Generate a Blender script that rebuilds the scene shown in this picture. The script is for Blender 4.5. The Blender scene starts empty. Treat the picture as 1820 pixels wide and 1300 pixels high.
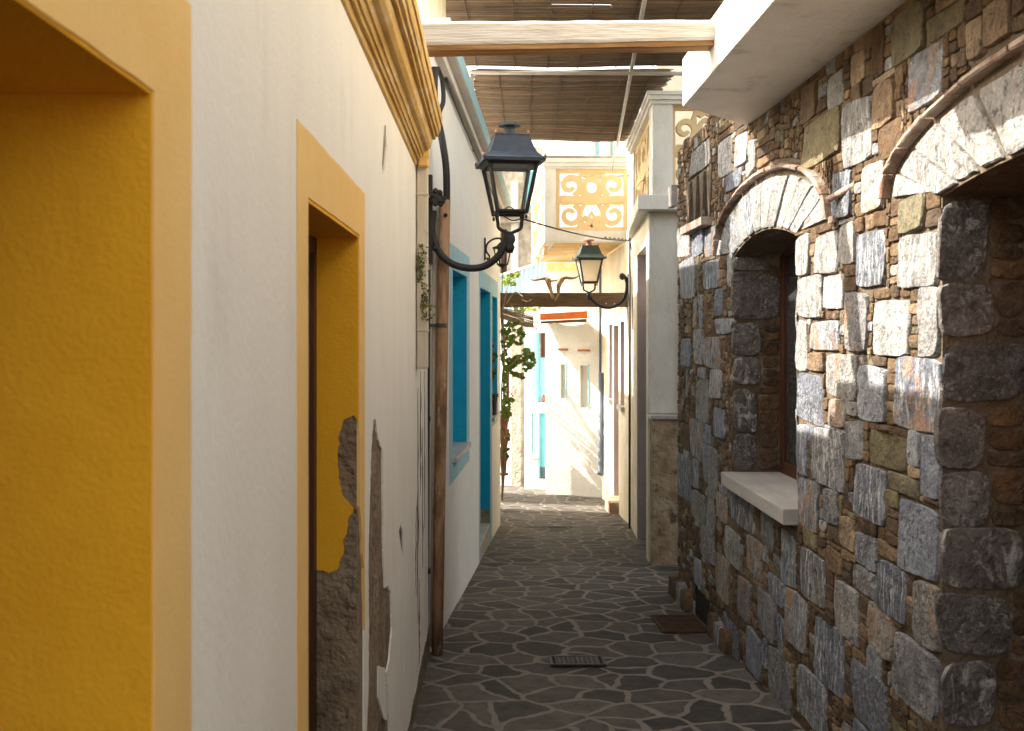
import bpy, math, random, bmesh
import numpy as np
from mathutils import Vector, Matrix, noise as mnoise
from mathutils.geometry import tessellate_polygon
R = math.radians
random.seed(7)
sc = bpy.context.scene
COL = sc.collection

# ------------------------------------------------------------------ camera, sky, sun, exposure
F = 1770.0          # focal length in photo pixels
EYE = 1.53
cam = bpy.data.cameras.new("camera"); camo = bpy.data.objects.new("camera", cam); COL.objects.link(camo)
camo.location = (0, 0, EYE); camo.rotation_euler = (R(90), 0, 0)
cam.sensor_fit = 'HORIZONTAL'; cam.sensor_width = 36; cam.lens = 36*F/1820
cam.shift_x = 40/1820; cam.shift_y = -60/1820
cam.clip_start = 0.02; cam.clip_end = 500
cam.dof.use_dof = True; cam.dof.focus_distance = 6.5; cam.dof.aperture_fstop = 7.0
sc.camera = camo

SUN_D = Vector((1.0, -0.34, -0.86)).normalized()      # the way the light travels
w = bpy.data.worlds.new("World"); sc.world = w; w.use_nodes = True
nt = w.node_tree; bg = nt.nodes['Background']
sky = nt.nodes.new('ShaderNodeTexSky'); sky.sky_type = 'NISHITA'; sky.sun_disc = False
to_sun = -SUN_D
sky.sun_elevation = math.asin(to_sun.z)
sky.sun_rotation = math.atan2(to_sun.x, to_sun.y)
sky.air_density = 1.0; sky.dust_density = 3.0; sky.ozone_density = 0.6
hs = nt.nodes.new('ShaderNodeHueSaturation'); hs.inputs['Saturation'].default_value = .45
nt.links.new(sky.outputs[0], hs.inputs['Color'])
wm = nt.nodes.new('ShaderNodeMix'); wm.data_type = 'RGBA'; wm.blend_type = 'MULTIPLY'; wm.inputs[0].default_value = 1; wm.inputs[7].default_value = (1.06, 1.0, .885, 1)
nt.links.new(hs.outputs[0], wm.inputs[6]); nt.links.new(wm.outputs[2], bg.inputs[0]); bg.inputs[1].default_value = 0.15
sl = bpy.data.lights.new("sun", 'SUN'); sl.energy = 3.0; sl.angle = R(0.53); sl.color = (1.0, 0.93, 0.82)
so = bpy.data.objects.new("sun", sl); COL.objects.link(so)
so.rotation_euler = SUN_D.to_track_quat('-Z', 'Y').to_euler(); so.location = (-6, 4, 9)
sc.view_settings.view_transform = 'Standard'; sc.view_settings.look = 'None'
sc.view_settings.exposure = 2.12; sc.view_settings.gamma = 1.0
sc.cycles.max_bounces = 10; sc.cycles.diffuse_bounces = 7; sc.cycles.transparent_max_bounces = 12
sc.cycles.use_denoising = True
sc.cycles.caustics_reflective = False; sc.cycles.caustics_refractive = False

# ------------------------------------------------------------------ helpers
def GZ(y):                       # ground height along the lane
    return -0.0665*y if y < 16 else -0.0665*16 - 0.10*(y-16)
def P(px, py, y):                # photo point at depth y
    return Vector(((px-870)*y/F, y, EYE-(py-590)*y/F))
def LW(px, py, x=-0.36):         # point on the near left wall
    y = x*F/(px-870); return y, EYE-(py-590)*y/F
def RWp(px, py, x=1.46):
    y = x*F/(px-870); return y, EYE-(py-590)*y/F

class MB:
    def __init__(s): s.v = []; s.f = []; s.c = []; s.col = (1, 1, 1)
    def add(s, vs, fs, col=None):
        n = len(s.v); s.v += [Vector(p) for p in vs]
        for f in fs: s.f.append([i+n for i in f]); s.c.append(col or s.col)
    def box(s, x0, x1, y0, y1, z0, z1, M=None, col=None):
        vs = [Vector((x, y, z)) for x in (x0, x1) for y in (y0, y1) for z in (z0, z1)]
        if M is not None: vs = [M @ p for p in vs]
        s.add(vs, [(0,1,3,2),(4,6,7,5),(0,4,5,1),(2,3,7,6),(0,2,6,4),(1,5,7,3)], col)
    def tube(s, pts, r, n=8, cap=True, col=None, flat=1.0):
        pts = [Vector(p) for p in pts]; m = len(pts)
        rs = r if isinstance(r, (list, tuple)) else [r]*m
        vs = []; up = None
        for i, p in enumerate(pts):
            t = (pts[min(i+1, m-1)]-pts[max(i-1, 0)]).normalized()
            if up is None:
                up = Vector((0,0,1)) if abs(t.z) < .9 else Vector((0,1,0))
            a = (up - t*up.dot(t)).normalized(); up = a; b = t.cross(a)
            for k in range(n):
                an = 2*math.pi*k/n
                vs.append(p + (a*math.cos(an)*flat + b*math.sin(an))*rs[i])
        fs = []
        for i in range(m-1):
            for k in range(n):
                fs.append((i*n+k, i*n+(k+1)%n, (i+1)*n+(k+1)%n, (i+1)*n+k))
        if cap: fs.append(tuple(range(n-1, -1, -1))); fs.append(tuple((m-1)*n+k for k in range(n)))
        s.add(vs, fs, col)
    def lathe(s, prof, c, n=16, M=None, ang=0, sy=1.0, col=None):   # prof: (r, z)
        vs = []
        for r, z in prof:
            for k in range(n):
                a = 2*math.pi*k/n+ang
                p = Vector((r*math.cos(a), sy*r*math.sin(a), z))
                vs.append((M @ p if M else p) + Vector(c))
        m = len(prof); fs = []
        for i in range(m-1):
            for k in range(n):
                fs.append((i*n+k, i*n+(k+1)%n, (i+1)*n+(k+1)%n, (i+1)*n+k))
        fs.append(tuple(range(n-1, -1, -1))); fs.append(tuple((m-1)*n+k for k in range(n)))
        s.add(vs, fs, col)
    def plate(s, outer, holes, fn, w0, w1, col=None):     # polygon with holes, extruded from w0 to w1
        loops = [outer]+list(holes)
        flat = [p for l in loops for p in l]
        tri = tessellate_polygon([[Vector((p[0], p[1], 0)) for p in l] for l in loops])
        n = len(flat); vs = [fn(p[0], p[1], w1) for p in flat]+[fn(p[0], p[1], w0) for p in flat]
        fs = [tuple(t) for t in tri]+[tuple(n+i for i in reversed(t)) for t in tri]
        k = 0
        for l in loops:
            m = len(l)
            for i in range(m):
                a, b = k+i, k+(i+1) % m; fs.append((a, b, n+b, n+a))
            k += m
        s.add(vs, fs, col)
    def ribbon(s, pts, wd, fn, w0, w1):
        L = []; Rr = []
        pts = [Vector((p[0], p[1])) for p in pts]
        ws = wd if isinstance(wd, (list, tuple)) else [wd]*len(pts)
        for i, p in enumerate(pts):
            t = (pts[min(i+1, len(pts)-1)]-pts[max(i-1, 0)]).normalized(); nn = Vector((-t.y, t.x))
            L.append(p+nn*ws[i]/2); Rr.append(p-nn*ws[i]/2)
        m = len(pts); vs = []
        for q in (w0, w1):
            vs += [fn(p.x, p.y, q) for p in L]+[fn(p.x, p.y, q) for p in Rr]
        fs = []
        for i in range(m-1):
            a, b, c, d = i, i+1, m+i+1, m+i
            fs += [(a,b,c,d), (2*m+a,2*m+d,2*m+c,2*m+b), (a,2*m+a,2*m+b,b), (d,c,2*m+c,2*m+d)]
        fs += [(0,m,3*m,2*m), (m-1,3*m-1,4*m-1,2*m-1)]
        s.add(vs, fs)
    def build(s, name, mat, parent=None, smooth=False, bevel=0, recalc=True):
        org = Vector(parent['_org']) if parent is not None else Vector((0, 0, 0))
        me = bpy.data.meshes.new(name)
        me.from_pydata([tuple(p-org) for p in s.v], [], s.f)
        me.update()
        if recalc:
            bm = bmesh.new(); bm.from_mesh(me); bmesh.ops.recalc_face_normals(bm, faces=bm.faces); bm.to_mesh(me); bm.free()
        at = me.color_attributes.new("Tint", 'FLOAT_COLOR', 'CORNER')
        arr = np.ones((len(me.loops), 4), dtype=np.float32)
        ls = np.array([p.loop_total for p in me.polygons])
        cc = np.array([(c[0], c[1], c[2], c[3] if len(c) > 3 else 1) for c in s.c], dtype=np.float32)
        arr[:] = np.repeat(cc, ls, axis=0)
        at.data.foreach_set("color", arr.ravel())
        if smooth: me.shade_smooth()
        me.materials.append(mat)
        o = bpy.data.objects.new(name, me); COL.objects.link(o)
        if parent is not None: o.parent = parent
        o['_org'] = tuple(org)
        if bevel:
            b = o.modifiers.new("bevel", 'BEVEL'); b.width = bevel; b.segments = 2; b.limit_method = 'ANGLE'
        return o

def tag(o, label=None, cat=None, group=None, kind=None):
    if label: o['label'] = label
    if cat: o['category'] = cat
    if group: o['group'] = group
    if kind: o['kind'] = kind
    return o
def thing(name, loc, label, cat, group=None):
    o = bpy.data.objects.new(name, None); COL.objects.link(o); o.location = loc
    o.empty_display_size = 0.1
    o['_org'] = tuple(loc); return tag(o, label, cat, group)
def spline(pts, n=8):
    pts = [Vector(p) for p in pts]; out = []
    for i in range(len(pts)-1):
        p0 = pts[max(i-1, 0)]; p1 = pts[i]; p2 = pts[i+1]; p3 = pts[min(i+2, len(pts)-1)]
        for k in range(n):
            t = k/n
            out.append(0.5*((2*p1)+(p2-p0)*t+(2*p0-5*p1+4*p2-p3)*t*t+(3*p1-p0-3*p2+p3)*t**3))
    out.append(pts[-1]); return out
def jag(pts, amp, step, seed=0):            # roughen a 2-D outline
    rnd = random.Random(seed); out = []
    for i in range(len(pts)):
        a = Vector(pts[i]); b = Vector(pts[(i+1) % len(pts)]); L = (b-a).length; n = max(1, int(L/step))
        for k in range(n):
            p = a.lerp(b, k/n)
            if k: p += Vector((rnd.uniform(-amp, amp), rnd.uniform(-amp, amp)))
            out.append((p.x, p.y))
    return out

# ------------------------------------------------------------------ materials
MATS = {}
def material(name, c1, c2=None, rough=.85, nscale=6, contrast=(.35, .65), bump=.3, bscale=40, bdist=.01, stretch=(1,1,1),
             metallic=0, spec=.3, tint=False, c3=None, c3scale=2, c3range=(.55, .7), bump2=None):
    m = bpy.data.materials.new(name); m.use_nodes = True; n = m.node_tree.nodes; l = m.node_tree.links
    b = n['Principled BSDF']; b.inputs['Roughness'].default_value = rough; b.inputs['Metallic'].default_value = metallic
    b.inputs['Specular IOR Level'].default_value = spec
    tc = n.new('ShaderNodeTexCoord'); mp = n.new('ShaderNodeMapping'); mp.inputs['Scale'].default_value = stretch
    l.new(tc.outputs['Object'], mp.inputs[0])
    no = n.new('ShaderNodeTexNoise'); no.inputs['Scale'].default_value = nscale; no.inputs['Detail'].default_value = 8
    no.inputs['Roughness'].default_value = .6
    l.new(mp.outputs[0], no.inputs[0])
    mr = n.new('ShaderNodeMapRange'); mr.inputs[1].default_value = contrast[0]; mr.inputs[2].default_value = contrast[1]
    l.new(no.outputs[0], mr.inputs[0])
    mx = n.new('ShaderNodeMix'); mx.data_type = 'RGBA'
    mx.inputs[6].default_value = (*c1, 1); mx.inputs[7].default_value = (*(c2 or c1), 1)
    l.new(mr.outputs[0], mx.inputs[0]); cur = mx.outputs[2]
    if c3:
        n3 = n.new('ShaderNodeTexNoise'); n3.inputs['Scale'].default_value = c3scale; n3.inputs['Detail'].default_value = 10
        n3.inputs['Roughness'].default_value = .65
        l.new(mp.outputs[0], n3.inputs[0])
        m3 = n.new('ShaderNodeMapRange'); m3.inputs[1].default_value = c3range[0]; m3.inputs[2].default_value = c3range[1]
        l.new(n3.outputs[0], m3.inputs[0])
        x3 = n.new('ShaderNodeMix'); x3.data_type = 'RGBA'; l.new(m3.outputs[0], x3.inputs[0]); l.new(cur, x3.inputs[6])
        x3.inputs[7].default_value = (*c3, 1); cur = x3.outputs[2]
    if tint:
        at = n.new('ShaderNodeAttribute'); at.attribute_name = 'Tint'
        mm = n.new('ShaderNodeMix'); mm.data_type = 'RGBA'; mm.blend_type = 'MULTIPLY'; mm.inputs[0].default_value = 1
        l.new(cur, mm.inputs[6]); l.new(at.outputs[0], mm.inputs[7]); cur = mm.outputs[2]
    l.new(cur, b.inputs['Base Color'])
    bn = n.new('ShaderNodeTexNoise'); bn.inputs['Scale'].default_value = bscale; bn.inputs['Detail'].default_value = 6
    l.new(mp.outputs[0], bn.inputs[0])
    bp = n.new('ShaderNodeBump'); bp.inputs['Strength'].default_value = bump; bp.inputs['Distance'].default_value = bdist
    l.new(bn.outputs[0], bp.inputs['Height'])
    if bump2:
        b2 = n.new('ShaderNodeTexNoise'); b2.inputs['Scale'].default_value = bump2[0]; b2.inputs['Detail'].default_value = 3
        l.new(mp.outputs[0], b2.inputs[0])
        bq = n.new('ShaderNodeBump'); bq.inputs['Strength'].default_value = bump2[1]; bq.inputs['Distance'].default_value = bump2[2]
        l.new(b2.outputs[0], bq.inputs['Height']); l.new(bq.outputs[0], bp.inputs['Normal'])
    l.new(bp.outputs[0], b.inputs['Normal'])
    MATS[name] = m; return m
def setc(x): return x
white = material('white_plaster', (.85,.815,.735), (.80,.76,.68), nscale=3, bump=.6, bscale=120, bdist=.004, bump2=(2.5, .3, .02), stretch=(1,1,.45), c3=(.72,.68,.60), c3scale=4.5, c3range=(.56,.78))
yellow = material('ochre_paint', (.83,.555,.205), (.79,.50,.165), nscale=4, bump=.35, bscale=120, bdist=.003, bump2=(4, .3, .012))
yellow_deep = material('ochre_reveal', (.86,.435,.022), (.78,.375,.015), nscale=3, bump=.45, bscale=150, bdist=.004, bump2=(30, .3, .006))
cornice_m = material('ochre_cornice', (.62,.40,.13), (.48,.27,.06), nscale=5, contrast=(.4,.7), bump=.35, bscale=60, bdist=.004, stretch=(2,.6,2), c3=(.68,.52,.30), c3scale=9, c3range=(.5,.68))
render_brown = material('bare_render', (.24,.165,.10), (.34,.265,.18), nscale=7, contrast=(.38,.66), bump=1.0, bscale=45, bdist=.03, c3=(.15,.11,.08), c3scale=4, c3range=(.5,.66), bump2=(9, .8, .04))
brownwood = material('brown_wood', (.095,.035,.016), (.06,.022,.010), nscale=5, stretch=(8,8,.6), bump=.3, rough=.5)
greywood = material('weathered_timber', (.56,.52,.46), (.38,.33,.27), nscale=7, stretch=(.7,6,9), contrast=(.4,.7), bump=.8, bscale=16, bdist=.01)
rawwood = material('raw_timber', (.40,.22,.08), (.20,.10,.035), nscale=4, stretch=(.6,7,7), contrast=(.4,.62), bump=.5, bscale=20)
darktimber = material('dark_timber', (.17,.11,.065), (.09,.055,.03), nscale=7, stretch=(.6,6,8), contrast=(.4,.7), bump=.8, bscale=20, bdist=.015, c3=(.22,.16,.10), c3scale=5)
blueh = material('blue_house_plaster', (.80,.785,.74), (.76,.745,.70), nscale=2.5, bump=.6, bscale=80, bdist=.006, bump2=(5, .5, .03))
bluetrim = material('pale_blue_trim', (.36,.58,.64), (.29,.51,.59), nscale=9, bump=.4, bscale=60, contrast=(.4,.7), c3=(.45,.62,.66), c3scale=14)
bluedeep = material('deep_blue_paint', (.010,.42,.62), (.008,.36,.56), nscale=6, bump=.4, bscale=60, rough=.6)
turq = material('turquoise_paint', (.20,.52,.58), (.16,.46,.52), nscale=5, bump=.2, rough=.6)
marble = material('grey_marble', (.48,.45,.42), (.36,.34,.32), nscale=9, stretch=(1,.4,3), bump=.3, rough=.5)
concrete = material('pale_concrete', (.66,.62,.57), (.56,.52,.47), nscale=3, bump=.35, bscale=60, bdist=.006, c3=(.44,.38,.31), c3scale=3, c3range=(.64,.8))
whitepaint = material('white_paint', (.82,.79,.74), (.74,.71,.65), nscale=5, bump=.5, bscale=50, c3=(.50,.44,.36), c3scale=5, c3range=(.58,.76), bump2=(7, .4, .02))
pipe_white = material('dirty_white_plastic', (.62,.55,.45), (.50,.43,.33), nscale=8, stretch=(1,1,.4), bump=.2, rough=.5, c3=(.10,.08,.055), c3scale=16, c3range=(.62,.72))
rusty = material('rusty_paint', (.38,.225,.12), (.17,.09,.045), nscale=16, stretch=(1,1,.25), contrast=(.42,.6), bump=.5, rough=.6, c3=(.56,.46,.40), c3scale=14, c3range=(.58,.66))
blackiron = material('black_iron', (.010,.010,.011), (.018,.016,.015), nscale=14, bump=.35, bscale=90, rough=.55, spec=.4)
greenblack = material('dark_green_iron', (.022,.040,.034), (.04,.06,.05), nscale=20, bump=.3, rough=.5, spec=.4)
blueblack = material('blue_black_iron', (.018,.026,.042), (.028,.038,.058), nscale=25, bump=.3, bscale=120, rough=.5, spec=.4)
copper = material('rusty_copper', (.30,.14,.09), (.18,.09,.06), nscale=30, bump=.3, rough=.6)
cablem = material('black_rubber', (.012,.012,.012), None, rough=.5, bump=0)
steel = material('galvanised_steel', (.42,.40,.37), (.33,.31,.28), nscale=12, rough=.5, metallic=.3, bump=.1)
cream = material('cream_plaster', (.74,.66,.50), (.66,.56,.40), nscale=3, bump=.4, bscale=60, bdist=.008, c3=(.78,.73,.62), c3scale=2.2, c3range=(.5,.6))
pier_m = material('grey_white_plaster', (.72,.70,.64), (.62,.59,.53), nscale=5, bump=.5, bscale=50, bdist=.008, stretch=(1,1,.5), c3=(.50,.45,.36), c3scale=5, c3range=(.60,.78), bump2=(8, .4, .015))
lilac = material('lilac_paint', (.44,.37,.35), (.37,.31,.30), nscale=4, bump=.3, bscale=60)
ochre_soft = material('soft_yellow_plaster', (.72,.54,.30), (.66,.49,.27), nscale=5, bump=.5, bscale=50, contrast=(.35,.7))
soffit_y = material('yellow_soffit', (.66,.43,.15), (.58,.37,.13), nscale=3, bump=.5, bscale=40, c3=(.68,.56,.40), c3scale=2.5, c3range=(.48,.62))
weath = material('weathered_plaster', (.44,.35,.24), (.27,.19,.115), nscale=5, contrast=(.42,.62), bump=1.0, bscale=25, bdist=.02, c3=(.10,.075,.05), c3scale=7, c3range=(.6,.68))
oldstone = material('old_stucco_stone', (.46,.41,.34), (.30,.25,.18), nscale=6, contrast=(.42,.66), bump=1.0, bscale=18, bdist=.03, c3=(.12,.09,.06), c3scale=5, c3range=(.66,.74))
farwhite = material('far_white_wall', (.76,.735,.69), (.70,.675,.63), nscale=4, bump=.6, bscale=30, bdist=.015)
corr = material('pale_blue_sheet', (.52,.67,.75), (.46,.62,.71), nscale=4, bump=.1, rough=.5)
orange = material('orange_wood', (.62,.16,.03), (.50,.12,.025), nscale=8, bump=.2, rough=.6)
canvas = material('pale_canvas', (.62,.58,.50), (.54,.49,.41), nscale=5, bump=.2)
terracotta = material('terracotta', (.44,.17,.08), (.34,.12,.06), nscale=10, bump=.3, c3=(.55,.40,.30), c3scale=8)
redbrick = material('red_brick', (.25,.155,.115), (.18,.115,.085), nscale=14, bump=.9, bscale=40, bdist=.012, tint=True, c3=(.36,.30,.26), c3scale=6, c3range=(.42,.56))
bone = material('bone_brown', (.50,.36,.20), (.30,.19,.09), nscale=14, bump=.4, bscale=40)
hornm = material('horn', (.20,.12,.06), (.33,.22,.12), nscale=10, bump=.2, rough=.5)
reed = material('reed_cane', (.17,.12,.072), (.095,.062,.038), nscale=14, stretch=(.5,6,6), bump=.3, tint=True)
hole_shade = material('painted_hole_shade', (.012,.010,.008), None, bump=0)  # near-black colour painted in for the shade inside holes
irongrate = material('cast_iron', (.10,.09,.08), (.06,.05,.045), nscale=30, bump=.3, rough=.6, metallic=.3)
rustplate = material('rust_plate', (.09,.045,.025), (.05,.028,.018), nscale=14, bump=.6, bscale=90)
leafm = material('leaf_green', (.13,.20,.032), (.08,.14,.02), nscale=6, bump=.15, rough=.55, tint=True)
mossy = material('small_wall_plant', (.10,.12,.03), (.16,.13,.05), nscale=20, bump=.1, tint=True)
vinewood = material('vine_bark', (.34,.25,.16), (.22,.15,.09), nscale=20, bump=.5)
pipegrey = material('grey_plastic', (.13,.16,.20), (.10,.13,.16), nscale=6, bump=.1, rough=.5)

def leaf_trans(m):
    n = m.node_tree.nodes; l = m.node_tree.links; b = n['Principled BSDF']
    src = b.inputs['Base Color'].links[0].from_socket
    t = n.new('ShaderNodeBsdfTranslucent'); l.new(src, t.inputs[0])
    mx = n.new('ShaderNodeMixShader'); mx.inputs[0].default_value = .35
    out = n['Material Output']; l.new(b.outputs[0], mx.inputs[1]); l.new(t.outputs[0], mx.inputs[2]); l.new(mx.outputs[0], out.inputs[0])
leaf_trans(leafm)

def glass_mat(name, tintc, mixv, frost=0):
    m = bpy.data.materials.new(name); m.use_nodes = True; n = m.node_tree.nodes; l = m.node_tree.links
    for x in list(n): n.remove(x)
    out = n.new('ShaderNodeOutputMaterial'); tr = n.new('ShaderNodeBsdfTransparent'); tr.inputs[0].default_value = (*tintc, 1)
    gl = n.new('ShaderNodeBsdfPrincipled'); gl.inputs['Base Color'].default_value = (*tintc, 1); gl.inputs['Roughness'].default_value = .08
    if frost:
        gl.inputs['Roughness'].default_value = .6
        ts = n.new('ShaderNodeBsdfTranslucent'); ts.inputs[0].default_value = (*tintc, 1)
        m2 = n.new('ShaderNodeMixShader'); m2.inputs[0].default_value = .5
        l.new(gl.outputs[0], m2.inputs[1]); l.new(ts.outputs[0], m2.inputs[2]); g = m2.outputs[0]
    else: g = gl.outputs[0]
    mx = n.new('ShaderNodeMixShader'); mx.inputs[0].default_value = mixv
    l.new(tr.outputs[0], mx.inputs[1]); l.new(g, mx.inputs[2]); l.new(mx.outputs[0], out.inputs[0]); return m
clearglass = glass_mat('clear_lamp_glass', (.96,.96,.94), .06)
frostglass = glass_mat('milky_lamp_glass', (.80,.72,.58), .8, 1)

# stone: per-stone tint (Tint attribute), pale crystalline speckle, orange iron stain from the attribute alpha
def stone_material(name, speck=.55, bumpd=.02):
    m = bpy.data.materials.new(name); m.use_nodes = True; n = m.node_tree.nodes; l = m.node_tree.links
    b = n['Principled BSDF']; b.inputs['Roughness'].default_value = .85; b.inputs['Specular IOR Level'].default_value = .25
    at = n.new('ShaderNodeAttribute'); at.attribute_name = 'Tint'
    tc = n.new('ShaderNodeTexCoord')
    off = n.new('ShaderNodeVectorMath'); off.operation = 'SCALE'; off.inputs[3].default_value = 41.0; l.new(at.outputs[0], off.inputs[0])
    cv_ = n.new('ShaderNodeVectorMath'); cv_.operation = 'ADD'; l.new(tc.outputs['Object'], cv_.inputs[0]); l.new(off.outputs[0], cv_.inputs[1])
    def noi(scale, detail=8, rough=.6, dist=0, st=None):
        x = n.new('ShaderNodeTexNoise'); x.inputs['Scale'].default_value = scale; x.inputs['Detail'].default_value = detail
        x.inputs['Roughness'].default_value = rough; x.inputs['Distortion'].default_value = dist
        if st:
            mp = n.new('ShaderNodeMapping'); mp.inputs['Scale'].default_value = st; l.new(cv_.outputs[0], mp.inputs[0]); l.new(mp.outputs[0], x.inputs[0])
        else: l.new(cv_.outputs[0], x.inputs[0])
        return x.outputs[0]
    def rng(src, a, c, lo=0, hi=1):
        x = n.new('ShaderNodeMapRange'); x.inputs[1].default_value = a; x.inputs[2].default_value = c; x.inputs[3].default_value = lo; x.inputs[4].default_value = hi
        l.new(src, x.inputs[0]); return x.outputs[0]
    def mix(f, a, c, mode='MIX'):
        x = n.new('ShaderNodeMix'); x.data_type = 'RGBA'; x.blend_type = mode
        if isinstance(f, float): x.inputs[0].default_value = f
        else: l.new(f, x.inputs[0])
        for s_, i in ((a, 6), (c, 7)):
            if isinstance(s_, tuple): x.inputs[i].default_value = (*s_, 1)
            else: l.new(s_, x.inputs[i])
        return x.outputs[2]
    v = rng(noi(9, 10, .7), .3, .72, .55, 1.45)
    cmb = n.new('ShaderNodeCombineColor'); [l.new(v, cmb.inputs[i]) for i in range(3)]
    c = mix(1.0, at.outputs[0], cmb.outputs[0], 'MULTIPLY')
    sp = rng(noi(42, 10, .8, 1.2), .50, .64, 0, speck)
    sr = n.new('ShaderNodeSeparateColor'); l.new(at.outputs[0], sr.inputs[0])
    fr1 = n.new('ShaderNodeMath'); fr1.operation = 'MULTIPLY'; fr1.inputs[1].default_value = 97.0; l.new(sr.outputs[0], fr1.inputs[0])
    fr2 = n.new('ShaderNodeMath'); fr2.operation = 'FRACT'; l.new(fr1.outputs[0], fr2.inputs[0])
    pick = rng(fr2.outputs[0], .58, .62)
    stk = rng(noi(17, 9, .7, .8, (1, 2.6, .45)), .50, .62, 0, .85)
    amt = rng(noi(5, 3, .5), .35, .62, .25, 1.0)
    sp3_ = n.new('ShaderNodeMath'); sp3_.operation = 'MULTIPLY'; l.new(sp, sp3_.inputs[0]); l.new(amt, sp3_.inputs[1])
    sel = n.new('ShaderNodeMix'); sel.data_type = 'FLOAT'; l.new(pick, sel.inputs[0]); l.new(sp3_.outputs[0], sel.inputs[2]); l.new(stk, sel.inputs[3])
    rt = n.new('ShaderNodeMath'); rt.operation = 'DIVIDE'; l.new(sr.outputs[2], rt.inputs[0]); l.new(sr.outputs[0], rt.inputs[1])
    cold = rng(rt.outputs[0], .62, .85, .08, 1.0)
    sf = n.new('ShaderNodeMath'); sf.operation = 'MULTIPLY'; l.new(sel.outputs[0], sf.inputs[0]); l.new(cold, sf.inputs[1])
    c = mix(sf.outputs[0], c, (.60,.59,.57))
    dk = rng(noi(30, 8, .7, .8), .53, .64, 0, .75)
    c = mix(dk, c, (.05,.045,.045))
    st = rng(noi(7, 8, .65), .50, .62, 0, 1)
    mm = n.new('ShaderNodeMath'); mm.operation = 'MULTIPLY'; l.new(st, mm.inputs[0])
    inv = n.new('ShaderNodeMath'); inv.operation = 'SUBTRACT'; inv.inputs[0].default_value = 1.0; l.new(at.outputs['Alpha'], inv.inputs[1])
    l.new(inv.outputs[0], mm.inputs[1])
    c = mix(mm.outputs[0], c, (.40,.22,.12))
    l.new(c, b.inputs['Base Color'])
    b1 = n.new('ShaderNodeBump'); b1.inputs['Strength'].default_value = 1.0; b1.inputs['Distance'].default_value = bumpd*1.6; l.new(noi(14, 6, .6), b1.inputs['Height'])
    b2 = n.new('ShaderNodeBump'); b2.inputs['Strength'].default_value = .9; b2.inputs['Distance'].default_value = bumpd*.6
    l.new(noi(60, 5, .6, .5), b2.inputs['Height']); l.new(b1.outputs[0], b2.inputs['Normal']); l.new(b2.outputs[0], b.inputs['Normal'])
    return m
stone_m = stone_material('rubble_stone', .9)
mortar = material('brown_mortar', (.105,.075,.045), (.16,.12,.08), nscale=9, bump=1.0, bscale=35, bdist=.02, c3=(.34,.30,.25), c3scale=4, c3range=(.55,.7))

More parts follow.
